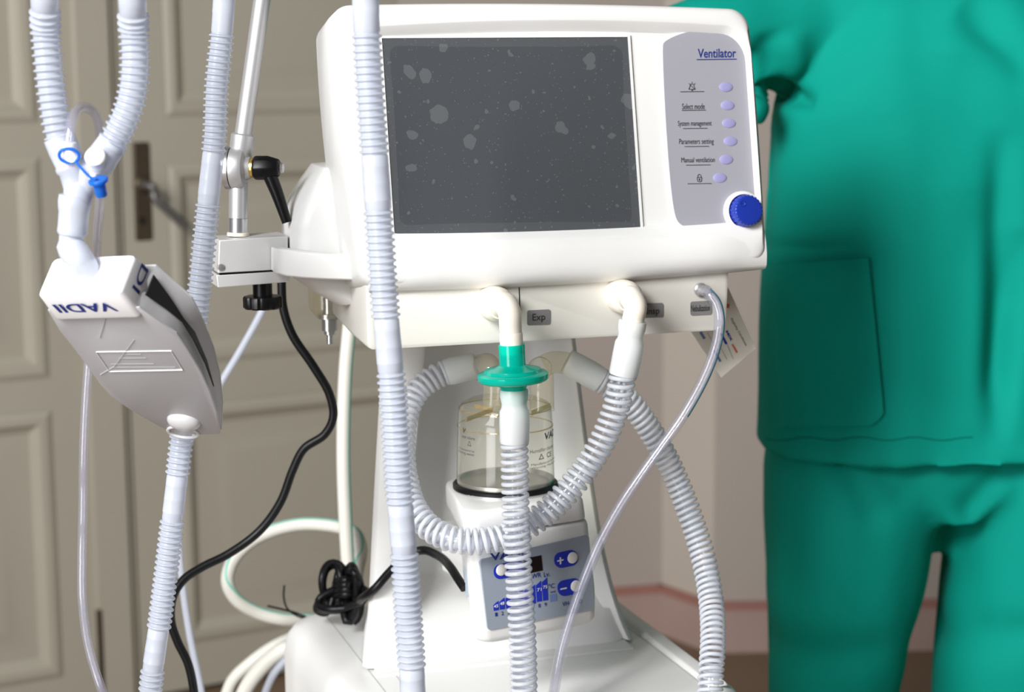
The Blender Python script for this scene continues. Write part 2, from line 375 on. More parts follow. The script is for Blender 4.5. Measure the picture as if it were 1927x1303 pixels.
# ================================================================== the ventilator
vent = thing('ventilator', 'white ventilator head with dark grey screen, lilac keys and a blue knob', 'ventilator', M(.035, .08, 1.124))
def hl(pts, n): return [HL(p.x, p.y, n) for p in pts]
def outl(i, r=0., bt=.003, bb=-.006):
    return rpoly([(-.171 + i, .1255 - i, .020 + r, bt), (.2535 - i, .1215 - i, .021 + r, .002), (.2540 - i, -.1315 + i, .012 + r, .007), (-.158 + i, -.1385 + i, .016 + r, .004)], 8, 10)
def rec(i, n_):
    return rpoly([(-.140 + i, .1035 - i, .012, .0055), (.2490 - i * .4, .1035 - i, .028, .0), (.2490 - i * .4, -.0985 + i, .012, .003), (-.140 + i, -.0985 + i, .012, 0)], 8, 10)
b = MB()
b.loops([hl(outl(.035), -.13), hl(outl(.012), -.115), hl(outl(.0015), -.075), hl(outl(0), -.03), hl(outl(0), -.004), hl(outl(.0012), .002), hl(outl(.003), .0062), hl(outl(.006), .0085),
         hl(rec(0, 0), .0095), hl(rec(.0015, 0), .0088), hl(rec(.010, 0), -.0005)], True, True)
shell = b.build('head_shell', 'white_plastic', vent, 40)
# chin that swells forward under the screen
L = []
for u, n0 in ((-.1000, .0045), (-.104, .008), (-.112, .0105), (-.122, .011), (-.131, .009), (-.138, .004), (-.1415, -.004), (-.142, -.02)):
    row = []
    for k in range(25):
        f = k / 24; x = -.150 + .4030 * f; e = 4 * f * (1 - f)
        row.append(HL(x, u - .004 * e * (1 if u < -.12 else .3) + (.0035 * f if u < -.125 else 0), n0 * (.35 + .65 * min(1, e * 2.2)) + .002))
    L.append(row)
L.append([HL(-.150 + .402 * k / 24, -.128, -.022) for k in range(25)])
L.append([HL(-.150 + .402 * k / 24, -.1, -.004) for k in range(25)])
b = MB().loops([list(r) for r in zip(*L)]); b.build('chin_fascia', 'white_plastic', vent, 50)
# screen
scr = prism('screen', 'screen_glass', vent, [HL(x, u, 0) for x, u in ((-.123, -.0931), (.123, -.0931), (.123, .0931), (-.123, .0931))], hn, -.004, .0008)
# give the screen its own local axes so that the film bubbles sit in screen coordinates
me = scr.data; Mx = Matrix(((ax.x, hu.x, hn.x), (ax.y, hu.y, hn.y), (ax.z, hu.z, hn.z))); base = V(vent.location)
for vt in me.vertices: vt.co = Mx.transposed() @ (vt.co + base - SC)
scr.location = SC - base; scr.rotation_euler = Mx.to_euler()
b = MB(); inn = rpoly([(-.117, -.082, .008, .001), (.115, -.087, .006, .001), (.1165, .085, .01, .0015), (-.116, .086, .008, .001)], 6, 8); out_ = rpoly([(-.1225, -.0926, .001), (.1225, -.0926, .001), (.1225, .0926, .001), (-.1225, .0926, .001)], 6, 8)
b.loops([[HL(p.x, p.y, .0009) for p in out_], [HL(p.x + .0008 * noise.noise(V((p.x * 90, p.y * 90, 0))), p.y + .0008 * noise.noise(V((p.x * 90, p.y * 90, 5))), .0009) for p in inn]], False, False); b.build('film_border', 'film', vent, 0)
b = MB()
for x0, x1, u0, u1 in ((-.1255, .1255, .0931, .0952), (-.1255, .1255, -.0952, -.0931), (-.1255, -.123, -.0931, .0931), (.123, .1255, -.0931, .0931)):
    b.box(SC, ax, hu, hn, (x0, u0, -.003), (x1, u1, .0016))
b.build('screen_frame', 'white_plastic', vent, 30)
# control panel
cp = [h2(*p) for p in ((1246, 92), (1247.5, 82), (1256, 75), (1280, 64.5), (1310, 57.5), (1340, 53), (1364, 51.5), (1380, 55.5), (1393, 67), (1400.5, 86), (1424, 380), (1427, 425), (1418, 439), (1386, 440), (1346, 438), (1309, 432.5), (1280, 423), (1270, 408))]
def smooth_loop(ps):
    q = spline([V((*p, 0)) for p in ps[-2:] + ps + ps[:3]], .0015); i0 = min(range(len(q) // 2), key=lambda i: (q[i].xy - V(ps[0])).length); i1 = max(range(len(q) // 2, len(q)), key=lambda i: -(q[i].xy - V(ps[0])).length); return [p.xy for p in q[i0:i1]]
pts = smooth_loop(cp); pcx = sum((p for p in pts), V((0, 0))) / len(pts)
panel = prism('control_panel', 'panel_grey', vent, [HL(p.x, p.y) for p in pts], hn, -.004, .0022, 0)
pts2 = [p + (p - pcx).normalized() * .0012 for p in pts]
prism('panel_rim', 'white_plastic', vent, [HL(p.x, p.y) for p in pts2], hn, -.004, .0016, 0)
PO = .0026
def htext(name, s, m, x0, x1, y0, y1, skew=0., bold=0., par=panel, slope=-.012):
    A = lambda x, y: HP(x, y + (x - x0) * slope, PO)
    return text(name, s, m, par, quadmap(A(x0, y1), A(x1, y1), A(x0 - skew, y0), A(x1 - skew, y0)), bold)
def hline(name, m, x0, x1, y, th, par=panel, slope=-.012):
    y1 = y + (x1 - x0) * slope
    return prism(name, m, par, [HP(x0, y + th, PO), HP(x1, y1 + th, PO), HP(x1, y1, PO), HP(x0, y, PO)], hn, 0, .0002, 0, 0)
htext('title_lettering', 'Ventilator', 'ink_navy', 1313, 1385, 92, 109, bold=.012); hline('title_underline', 'ink_navy', 1311, 1386, 111.5, 1.4)
for s_, x0, x1, y0, y1, u0, u1, uy in (('Select mode', 1283.5, 1326, 195, 206, 1283, 1328, 207.5), ('System management', 1275.5, 1339, 227.5, 240, 1285, 1331, 241.5),
                                       ('Parameters setting', 1278, 1343, 261.5, 274.5, 1288, 1334, 275.5), ('Manual ventilation', 1282, 1345, 296.5, 306, 1291, 1337, 310.5)):
    htext('caption_lettering', s_, 'ink_black', x0, x1, y0, y1); hline('caption_underline', 'ink_black', u0, u1, uy, .9)
hline('caption_underline', 'ink_black', 1280, 1325, 172.3, .9); hline('caption_underline', 'ink_black', 1294, 1339, 345.5, .9)
def stroke(bm_, pts, wd=.00022):
    P = [HP(x, y, PO) for x, y in pts]
    for p, q in zip(P, P[1:]):
        d = (q - p).normalized(); s_ = d.cross(hn); bm_.box(p, d, s_, hn, (0, -wd, 0), ((q - p).length, wd, .0002))
b = MB()   # crossed-out bell
stroke(b, [(1296, 168), (1298, 163), (1299, 159), (1302, 157.5), (1305, 159), (1306, 163), (1308, 168), (1296, 168)]); stroke(b, [(1301, 169), (1302, 171), (1304, 169)])
stroke(b, [(1297, 158), (1308, 169)]); stroke(b, [(1296, 157), (1298, 159)]); stroke(b, [(1308, 157), (1306, 159)]); stroke(b, [(1302, 154), (1302, 156)])
b.build('alarm_icon', 'ink_black', panel, 0)
b = MB(); stroke(b, [(1311.5, 334), (1320.5, 333.8), (1320, 341), (1316, 342.5), (1312.5, 341), (1311.5, 334)]); stroke(b, [(1313, 334), (1313, 330), (1316, 328), (1319, 330), (1319, 334)]); stroke(b, [(1316, 336), (1316, 340)], .0005)
b.build('lock_icon', 'ink_black', panel, 0)
bt = [(1366, 164), (1369, 198.5), (1371.5, 232), (1374.5, 266), (1366.5, 300.5), (1354.5, 335)]
for x, y in bt:
    c = HP(x, y, .0022); b = MB(); L = []
    for rs, n in ((1, 0), (.97, .0005), (.85, .0009), (.5, .0012), (.1, .0013)):
        L.append([c + ax * (.0073 * rs * math.cos(2 * math.pi * k / 32)) + hu * (.0048 * rs * math.sin(2 * math.pi * k / 32)) + hn * n for k in range(32)])
    b.loops(L).build('membrane_button', 'button_lilac', panel)
# knob
kc = HP(1397, 399, .002)
MB().lathe(kc, hn, [(-.003, .0205), (.003, .0205), (.005, .0195), (.0055, .017), (.003, .016), (-.001, .016)], 48).build('knob_collar', 'white_plastic', vent)
b = MB(); L = []
for d, r, kn in ((0, .0152, 0), (.002, .0156, .0), (.0025, .0160, 1), (.014, .0155, 1), (.0152, .0148, 1), (.016, .0138, 0), (.0162, .0125, 0)):
    L.append([kc + hn * d + ax * ((r - kn * .0007 * (k % 4 in (0, 1))) * math.cos(2 * math.pi * k / 96)) + hu * ((r - kn * .0007 * (k % 4 in (0, 1))) * math.sin(2 * math.pi * k / 96)) for k in range(96)])
b.loops(L); kn = b.build('rotary_knob', 'knob_blue', vent, 30)
dc = kc + hn * .0162 + ax * -.0068 + hu * .0066
MB().lathe(dc, hn, [(-.0005, .0034), (.0004, .0034), (.0006, .0028), (.0002, .0022), (0, .0008)], 24).build('finger_dimple', 'knob_blue', kn)
# lower pneumatic housing
b = MB(); L = []
for y, sx, zb, zt in ((-.020, 0, 1.1245, 1.225), (-.0185, -.0015, 1.1235, 1.225), (-.015, -.002, 1.1232, 1.225), (.06, 0, 1.126, 1.215), (.16, .006, 1.131, 1.21), (.24, .03, 1.137, 1.205)):
    r_ = .010 if y > -.0195 else .008
    e = 0 if y > -.0195 else .0018
    L.append([M(p.x, y, p.y) for p in rpoly([(-.149 + sx + e, zb + e, .006), (.2125 - sx - e, zb + e - .0005, r_ + .004), (.2165 - sx - e, zt, r_), (-.1500 + sx + e, zt, r_)], 6, 4)])
b.loops(L); low = b.build('lower_housing', 'warm_white', vent, 40)
for px0, py0, px1, py1, wd in ((977, 541, 979, 607, .0005), (745, 543, 905, 537, .00035)):
    p, q = MY(px0, py0, -.0203), MY(px1, py1, -.0203); d = (q - p).normalized(); MB().box(p, d, d.cross(ay), ay, (0, -wd, 0), ((q - p).length, wd, .0006)).build('seam', 'ink_black', low, 0)
def port_label(x0, y0, x1, y1, s, tx0, ty0, tx1, ty1, sk=.06):
    A = lambda x, y: MY(x, y - (x - x0) * .05, -.0204)
    lb = rpoly([(x0, y0, 4), (x1, y0, 4), (x1, y1, 4), (x0, y1, 4)], 5, 1)
    o = prism('port_label', 'label_grey', vent, [A(p.x, p.y) for p in lb], -ay, -.0002, .0005)
    B = lambda x, y: MY(x, y - (x - tx0) * .05, -.0212)
    text('lettering', s, 'ink_black', o, quadmap(B(tx0, ty1), B(tx1, ty1), B(tx0, ty0), B(tx1, ty0)), .008); return o
lab(port_label(992, 584.5, 1035.5, 613, 'Exp', 1002, 591, 1026, 608), 'grey label reading Exp')
lab(port_label(1211, 572, 1248, 599, 'Insp', 1217, 580, 1241, 596), 'grey label reading Insp')
lab(port_label(1299, 568, 1339, 594, 'Nebulization', 1300.5, 575, 1336, 587), 'grey label reading Nebulization')
np_ = MY(1317, 545, -.02)
MB().lathe(np_, -ay, [(-.002, .0068), (.003, .0068), (.004, .0058), (.006, .0042), (.014, .0034), (.016, .0026)], 6 * 4).build('nebulizer_port', 'steel', vent)
# rear housing with the rounded ear that shows left of the head
ear = [(606, 314, .004), (583, 345, .03), (557, 386, .03), (546, 422, .02), (546, 455, .01), (547, 476, .006), (549, 506, .006), (556, 524, .006), (590, 549, .01), (634, 574, .006), (692, 552, .004)]
b = MB(); L = []
for y, k in ((.05, .93), (.056, .975), (.066, 1.), (.10, 1.0), (.16, .96), (.22, .86), (.235, .8)):
    ps = [ML(MY(px, py, .075)) for px, py, r in ear]; pl_ = [(p.x, p.z, r) for p, (_, _, r) in zip(ps, ear)] + [(.19, 1.165, .01), (.215, 1.19, .01), (.215, 1.25, .01), (.17, 1.31, .01)]
    c = V((.02, 1.23)); L.append([M(c.x + (q.x - c.x) * k, y, c.y + (q.y - c.y) * (k * .6 + .4)) for q in rpoly(pl_, 9, 2)])
b.loops(L).build('rear_housing', 'white_plastic', vent, 50)
b = MB(); L = []
for (px, py0, py1, y) in ((518, 469, 511, .052), (522, 468.5, 516, .046), (540, 469.5, 521, .037), (575, 473.5, 524.5, .026), (618, 478.5, 527, .018), (655, 480, 528, .012), (700, 478, 530, .01)):
    t, u = MY(px, py0, y), MY(px, py1, y); dd = ay * .02; e = (u - t).normalized() * .0016
    L.append([t + e - ay * .001, t + ay * .0015, t + dd, u + dd, u + ay * .0015, u - e - ay * .001])
b.loops(L).build('side_handle', 'white_plastic', vent, 35, .0012)
dv = M(-.128, .19, 1.135); dvp = W(620, 604, 1.94)
MB().lathe(dvp + az * .02, -az, [(-.03, .007), (.012, .007), (.0125, .0125), (.017, .0125), (.018, .0085), (.03, .0085), (.031, .006), (.034, .006), (.035, .0035), (.044, .0035)], 24).build('drain_valve', 'steel', vent, 30)
MB().lathe(dvp + az * .014, az, [(-.010, .014), (0, .021), (.03, .021)], 28, False).build('water_bowl', 'amber_clear', vent, 30)

# ================================================================== trolley: column and base cabinet
tro = thing('trolley', 'white ventilator trolley with tapering column and wide base cabinet', 'trolley', M(.04, .1, 0))
# column: front outline recessed into a shallow niche
def colring(z):
    t = (z - .755) / (1.165 - .755); t = max(0, min(1, t)); fl = (1 - t) ** 3
    xl = -.109 + .030 * t ** 1.2 - .012 * (1 - t) ** 8; xr = .178 - .058 * t ** .8 + .008 * (1 - t) ** 8
    return xl, xr
b = MB(); L = []; nz = 22
for i in range(nz + 1):
    z = .7575 + (1.1225 - .7575) * i / nz; xl, xr = colring(z); t = (z - .752) / .372
    yf = .172 - .03 * (1 - t) ** 5; nl = xl + .045 - .012 * (1 - t); nr_ = xr - .012
    dep = .075 * min(1, max(0, (z - .785) / .03)); dep = dep * (1 - .0 * t)
    if z < .80: nl += .03 * (1 - (z - .752) / .048) ** 2
    w_ = nr_ - nl
    row = [(xl + .048, .34), (xl, yf + .012), (xl + .003, yf + .003), (xl + .012, yf), (nl - .006, yf), (nl, yf + .003), (nl + .002, yf + .012), (nl + .007, yf + dep * .85 + .002), (nl + .016, yf + dep), (nl + w_ * .5, yf + dep), (nr_ - .022, yf + dep), (nr_ - .006, yf + dep * .75 + .002),
           (nr_, yf + .008), (nr_ + .004, yf), (xr - .003, yf + .002), (xr, yf + .01), (xr - .02, .34)]
    L.append([M(x, y, z) for x, y in row])
b.loops(L); column = b.build('column', 'white_plastic', tro, 50)
# base cabinet
def ring(i, z, r=.05): return [M(p.x, p.y, z) for p in rpoly([(-.165 + i, -.062 + i, .05), (.242 - i, -.062 + i, .05), (.242 - i, .40 - i, r), (-.165 + i, .40 - i, r)], 8, 6)]
b = MB().loops([ring(.004, .12), ring(0, .13), ring(0, .715), ring(.003, .735), ring(.010, .747), ring(.022, .7535), ring(.04, .755), ring(.05, .755)])
cab = b.build('base_cabinet', 'white_plastic', tro, 40)
for x0, y0, y1, nm in ((-.116, -.02, .36, 'groove'), (-.093, -.02, .25, 'groove'), (.196, -.02, .33, 'groove')):
    MB().box(MO, ax, ay, az, (x0 - .0007, y0, .7545), (x0 + .0007, y1, .7553)).build(nm, 'groove_grey', cab, 0)
rim = MB()
rim.loops([[M(x0, y, .754), M(x0 + .004, y, .759), M(x1 - .004, y, .759), M(x1, y, .754)] for y, x0, x1 in ((-.02, .198, .222), (.33, .198, .222))]); rim.build('side_rim', 'white_plastic', cab, 30, .002)
MB().box(MO, ax, ay, az, (-.110, .12, .7545), (.174, .150, .7575)).build('column_plinth', 'white_plastic', tro, 30, .0025)
for cx_, cy_ in ((-.12, -.01), (.2, -.01), (-.12, .34), (.2, .34)):
    c = M(cx_, cy_, .05); w_ = MB().lathe(c - ax * .014, ax, [(0, .03), (.003, .044), (.008, .05), (.02, .05), (.025, .044), (.028, .03)], 28).build('castor_wheel', 'black_rubber', tro)
    MB().box(c, ax, ay, az, (-.02, -.02, .0), (-.016, .02, .07)).box(c, ax, ay, az, (.016, -.02, .0), (.02, .02, .07)).box(c, ax, ay, az, (-.02, -.02, .055), (.02, .02, .075)).build('castor_fork', 'steel', w_, 30)

# ================================================================== hose support arm on its aluminium clamp
arm = thing('support_arm', 'silver hose support arm clamped at the ventilator side with black ratchet lever', 'support arm', MY(470, 530, .1))
def fr(px, py, y=.075): return MY(px, py, y)
def slab(name, m, par, q, depth, bevel):
    P = [fr(*p) for p in q]; return MB().loops([P, [p + ay * depth for p in P]]).build(name, m, par, 30, bevel)
blk = slab('clamp_block', 'aluminium_satin', arm, ((412, 452), (542, 444), (542, 508), (410, 515)), .045, .0012)
slab('clamp_jaw', 'aluminium_satin', arm, ((407, 518), (545, 508), (545, 531), (410, 542)), .05, .001)
slab('clamp_gap', 'black_plastic', arm, ((413, 514), (540, 507), (540, 510), (413, 518)), .045, 0)
MB().lathe(fr(415, 503) - ay * .002, ay, [(0, .0022), (.0004, .0032), (.004, .0032)], 20).build('screw', 'steel', blk)
kc2 = fr(494, 545, .1)
b = MB(); b.lathe(kc2, -az, [(-.008, .0095), (.007, .0095), (.0072, .012)], 32)
L = []
for d, r in ((.006, .014), (.0065, .0182), (.008, .0192), (.017, .0192), (.0185, .018), (.0187, .010)):
    L.append([kc2 - az * d + ax * ((r - .0016 * max(0, math.cos(k * 2 * math.pi / 8))) * math.cos(2 * math.pi * k / 80)) + ay * ((r - .0016 * max(0, math.cos(k * 2 * math.pi / 8))) * math.sin(2 * math.pi * k / 80)) for k in range(80)])
b.loops(L).build('star_knob', 'black_plastic', arm, 35)
PB = fr(448, 442, .097); PT = fr(449, 345, .097); ppm = 1.83 / F
MB().lathe(PB - az * .001, PT - PB, [(0, .0106), (.003, .0106), (.0035, .0095)], 32).build('bush', 'ivory', arm)
MB().tube(Path([PB, PB.lerp(PT, .32)]), .0094, 32, n=2).build('post_ferrule', 'aluminium_bright', arm)
MB().tube(Path([PB.lerp(PT, .325), PT]), .0091, 32, n=2).build('post', 'aluminium', arm)
jc = fr(444, 316, .097); ja = (ax * .9 - ay * .43).normalized()
MB().lathe(jc - ja * .0115, ja, [(0, .017), (.002, .0205), (.0075, .0205)], 40).build('joint_disc', 'aluminium_bright', arm)
MB().lathe(jc - ja * .0042, ja, [(0, .0198), (.0012, .0198)], 40).build('joint_gap', 'black_plastic', arm)
MB().lathe(jc - ja * .003, ja, [(0, .0205), (.009, .0205), (.012, .0185), (.0135, .012), (.018, .0105)], 40).build('joint_disc', 'aluminium', arm)
MB().lathe(jc + ja * .0145, ja, [(0, .0098), (.006, .0098)], 32).build('washer', 'brass', arm)
hb = MB().lathe(jc + ja * .0175, ja, [(0, .0105), (.002, .0118), (.014, .0118), (.024, .0088), (.0255, .0080)], 8).build('lever_hub', 'black_plastic', arm, 20, .001)
MB().lathe(jc + ja * .0445, ja, [(0, .0052), (.002, .0046)], 24).build('lever_screw', 'steel', hb)
la = jc + ja * .032; le = fr(540, 419) + ay * .0
MB().tube(Path([la + V((0, 0, -.004)), la.lerp(le, .5), le]), lambda u: .0072 - .0036 * min(1, u / .075), 12).build('lever', 'black_plastic', arm)
CB = fr(453, 287, .097); CT = fr(458, 250, .097); UT = fr(500, -50, .097)
MB().lathe(CB - (CT - CB) * .4, CT - CB, [(0, .009), (.004, .0112), (.024, .0115), (.0255, .0098)], 32).build('pole_collar', 'aluminium', arm)
MB().tube(Path([CT - (UT - CT) * .05, UT + (UT - CT) * .35]), .0082, 32, n=2).build('pole', 'aluminium', arm)

# ================================================================== connectors and hoses at the machine front
def cuff(name, m, par, path, prof, seg=32): return MB().prof(path, prof, seg).build(name, m, par, 45)
def elbow(label, pc, pts, r_end):
    o = thing('elbow_connector', label, 'connector', pc)
    p = Path([pc + ay * .006, pc - ay * .012, pc - ay * .024] + pts, .001)
    MB().prof(p, [(0, .0165), (.012, .0165), (.022, .0165), (.027, .0158), (.032, .013)] , 32).build('socket', 'ivory', o, 40)
    n = 26; a = .026
    MB().prof(p, [(a + (p.len - a) * i / n, .0118 - (.0118 - r_end) * i / n) for i in range(n + 1)], 32).build('bend', 'ivory', o, 40); return o, p
pe = MY(926, 569, -.02); e1, pth1 = elbow('beige elbow connector plugged in beside the Exp label, above the green filter', pe, [W(952, 574, 1.728), W(959, 590, 1.722), W(961, 618, 1.722), W(962, 634, 1.722)], .0102)
MB().lathe(W(961.6, 626, 1.722), W(963, 658, 1.722) - W(961.6, 626, 1.722), [(0, .0104), (.001, .0108), (.02, .0106)], 32).build('tube_end', 'ivory', e1)
pi_ = MY(1166, 556, -.02); e2, pth2 = elbow('beige elbow connector plugged in beside the Insp label', pi_, [W(1187, 561, 1.768), W(1196, 578, 1.762), W(1192, 600, 1.762), W(1189, 622, 1.762)], .0102)
# green filter
f0, f1 = W(962.5, 648, 1.722), W(967, 745, 1.722); fa = (f1 - f0).normalized(); LF = (f1 - f0).length
fil = thing('breathing_filter', 'green disc shaped breathing filter hanging below the Exp elbow', 'filter', W(965, 712, 1.722))
MB().lathe(f0, fa, [(0, .0115), (.0, .0122), (.010, .0122), (.0185, .0122), (.0215, .0128)], 40, False).build('inlet_stem', 'teal_clear', fil)
MB().lathe(f0, fa, [(.0195, .0125), (.0215, .0165), (.0225, .0225), (.0235, .026), (.0245, .0265), (.0262, .0275), (.0268, .0318), (.0282, .0332)], 56, False).build('upper_shell', 'teal_clear', fil)
MB().lathe(f0, fa, [(.0282, .0332), (.0325, .0332), (.0335, .0325), (.0350, .030), (.0365, .022), (.0375, .0135), (.042, .0118), (.056, .0112)], 56, False).build('lower_shell', 'teal_clear', fil)
MB().lathe(f0, fa, [(.0275, .0300), (.031, .0300)], 48).build('filter_pad', 'teal_clear', fil)
def coil_hose(label, pts, r_cuffs, pitch=.0081, rc=.0105, rb=.0030, ph=0):
    p = Path(pts, .002); o = thing('breathing_hose', label, 'hose', p.p[0])
    c0, c1 = r_cuffs
    MB().tube(p, rc - .0030, 22, c0 * .6, p.len - c1 * .6, caps=False).build('inner_tube', 'clear_wall', o)
    MB().helix(p, rc, rb, pitch, c0 * .9, p.len - c1 * .9, 8, 26, ph).build('spiral_rib', 'spiral_bead', o, 60)
    return o, p
def soft_cuff(o, p, c, rev=False, m='silicone', prof=((0, .0128), (.002, .0134), (.008, .0132), (.014, .0118), (.018, .0120), (.022, .0138), (.034, .0142), (.052, .0138), (.054, .0132))):
    k = c / prof[-1][0]; q = [(p.len - u * k if rev else u * k, r) for u, r in prof]
    return cuff('cuff', m, o, p, q)
hx, px_ = coil_hose('clear spiral hose hanging straight down from the green filter', [W(967, 733, 1.722), W(968, 790, 1.722), W(968, 838, 1.722), W(969, 900, 1.722), W(971, 980, 1.721), (W(976, 1080, 1.719)), W(982, 1180, 1.717), W(985, 1260, 1.716), W(986, 1420, 1.716)], (.051, 0), .0071, .0113, .0021)
soft_cuff(hx, px_, .051)
hi, pi2 = coil_hose('clear spiral hose curving from the Insp elbow around to the humidifier chamber', [W(1191, 604, 1.762), W(1182, 660, 1.762), W(1172, 708, 1.762), W(1160, 765, 1.763), W(1134, 830, 1.762), W(1096, 890, 1.760), W(1042, 952, 1.754), W(1000, 985, 1.750), W(955, 1008, 1.746), W(905, 1019, 1.743), W(855, 1016, 1.745), W(810, 995, 1.756), W(778, 955, 1.775), W(762, 900, 1.80), W(757, 840, 1.825), W(764, 780, 1.845), W(786, 735, 1.86), W(822, 708, 1.868), W(860, 696, 1.87), W(896, 688, 1.87)], (.053, .034), .0075, .0113, .0022)
soft_cuff(hi, pi2, .053)
soft_cuff(hi, pi2, .034, True, 'silicone', ((0, .0120), (.002, .0132), (.026, .0138), (.030, .0132), (.034, .0118)))
ho, po = coil_hose('clear spiral hose leaving the humidifier chamber and hanging down at the right', [W(1066, 680, 1.872), W(1100, 698, 1.872), W(1136, 720, 1.872), W(1180, 752, 1.872), W(1220, 805, 1.872), W(1262, 880, 1.872), W(1298, 970, 1.86), W(1323, 1050, 1.845), W(1338, 1130, 1.82), W(1342, 1200, 1.79), W(1338, 1270, 1.765), W(1330, 1400, 1.74)], (.041, 0), .0064, .0111, .0020)
soft_cuff(ho, po, .041, False, 'silicone', ((0, .0118), (.002, .0130), (.012, .0134), (.030, .0136), (.040, .0130), (.041, .011)))
# nebulizer line
def clear_tube(name, label, cat, pts, ro, ri, stripe=False):
    o = thing(name, label, cat, pts[0]); p = Path(pts, .002)
    b = MB().tube(p, ro, 24, caps=False); b.tube(p, ri, 24, caps=False); n = 24; nr = len(b.v) // 2
    for k in range(n):
        j = (k + 1) % n; b.f.append((k, nr + k, nr + j, j)); b.f.append((nr - n + k, nr - n + j, 2 * nr - n + j, 2 * nr - n + k))
    b.build('tube_wall', 'clear_pvc', o, 60); return o, p
nb, pn = clear_tube('nebulizer_tube', 'thin clear tube with teal stripe running down from the nebulization port', 'tube',
    [np_ - ay * .007, np_ - ay * .016, W(1332, 551, 1.783), W(1347, 570, 1.779), W(1354, 600, 1.777), W(1350, 640, 1.775), W(1330, 700, 1.772), W(1290, 775, 1.768), W(1230, 860, 1.762), W(1175, 940, 1.756), W(1130, 1020, 1.75), W(1098, 1095, 1.745), W(1072, 1170, 1.742), W(1055, 1230, 1.74), W(1040, 1320, 1.738), W(1030, 1400, 1.737)], .0052, .0034)
b = MB(); L = []
i0 = int(len(pn.p) * .02)
for i in range(200):
    u = pn.len * (.035 + .30 * i / 199); p, t, n, bb = pn.at(u); side = (rgt - t * rgt.dot(t)).normalized(); tow = side.cross(t); tow = tow if tow.dot(fwd) < 0 else -tow
    c = p + side * .0043 + tow * .0008; L.append([c + side * (.0008 * math.cos(k * math.pi / 4)) + tow * (.0018 * math.sin(k * math.pi / 4)) for k in range(8)])
b.loops(L).build('colour_stripe', 'green_line', nb)

# ================================================================== humidifier
hyaw = R(30); hxv = V((math.cos(hyaw), math.sin(hyaw), 0)); hyv = V((-math.sin(hyaw), math.cos(hyaw), 0))
HC = M(0, .06, 0)
def HT(x, y, z): return HC + hxv * x + hyv * y + az * z
FC = HC - hyv * .075
def HTP(px, py, off=0): return hit(px, py, FC - hyv * off, hyv)
heat = thing('humidifier_heater', 'white heater base of the humidifier with blue grey key panel', 'humidifier', HT(0, .0, .82))
b = MB(); L = []
def hr(x0, x1, y0, y1, z, r=.012): return [HT(p.x, p.y, z) for p in rpoly([(x0, y0, r), (x1, y0, r), (x1 - .015, y1, .02), (x0 + .050, y1, .02)], 6, 2)]
for z, i in ((.8265, .006), (.829, .0025), (.834, .0), (.855, -.0)):
    L.append(hr(-.071 + i, .0765 - i, -.0745 + i, .0 + (z - .8265) * 1.2, z))
L += [hr(-.072, .0755, -.0745, .035, .868), hr(-.0745, .0715, -.0745, .035, .90), hr(-.0765, .068, -.0740, .035, .931), hr(-.0755, .067, -.072, .06, .9345), hr(-.0735, .065, -.069, .06, .936)]
b.loops(L).build('heater_body', 'white_plastic', heat, 45)
b = MB().loops([hr(-.073, .062, -.068, .06, .935), hr(-.0775, .0645, -.0745, .06, .938), hr(-.0785, .0635, -.0755, .06, .942), hr(-.0790, .061, -.0755, .06, .957), hr(-.0780, .0595, -.0735, .06, .9605), hr(-.075, .057, -.069, .06, .962), hr(-.055, .045, -.05, .05, .962)])
b.build('heater_collar', 'white_plastic', heat, 45)
MB().lathe(HT(.0, .0, .960) + V((.009, 0, 0)), az, [(0, .0535), (.004, .0535), (.005, .051)], 56).build('hot_plate', 'steel', heat)
b = MB().box(HC, hxv, hyv, az, (.0, .025, .845), (.05, .125, .90)); b.build('mounting_bracket', 'white_shade', heat, 30, .004)
hpq = [(903, 1054), (1108, 1007), (1118, 1147), (918, 1187)]
lc = [HTP(*p, .0008) for p in hpq]; o2 = []
l2 = [((p - FC).dot(hxv), p.z) for p in lc]
pp = rpoly([(x, z, .004) for x, z in l2], 5, 1)
kp_ = prism('key_panel', 'heater_panel', heat, [FC + hxv * p.x + az * p.y for p in pp], -hyv, -.003, .0012)
TO = .0016
def KP(px, py, off=TO): return HTP(px, py, off)
def ktext(s, m, x0, y0, x1, y1, name='lettering', sl=-.2, bold=.01, vs=.07):
    A = lambda x, y: KP(x + (y - y0) * vs, y + (x - x0) * sl)
    return text(name, s, m, kp_, quadmap(A(x0, y1), A(x1, y1), A(x0, y0), A(x1, y0)), bold)
def kpoly(name, m, px, d0=0, d1=.0004, r=0, par=None, seg=5):
    q = rpoly([(x, y, r) for x, y in px], seg, 1) if r else [V(p) for p in px]
    return prism(name, m, par or kp_, [KP(p[0], p[1], .0012) for p in q], -hyv, d0, d1, 0, 0 if not r else 38)
ktext('VADI', 'ink_navy', 922, 1042, 985, 1056, bold=.03, sl=-.12)
def pill(x0, y0, x1, y1, h, sl):
    return [(x0, y0), (x1, y1), (x1 + h * .07, y1 + h), (x0 + h * .07, y0 + h)]
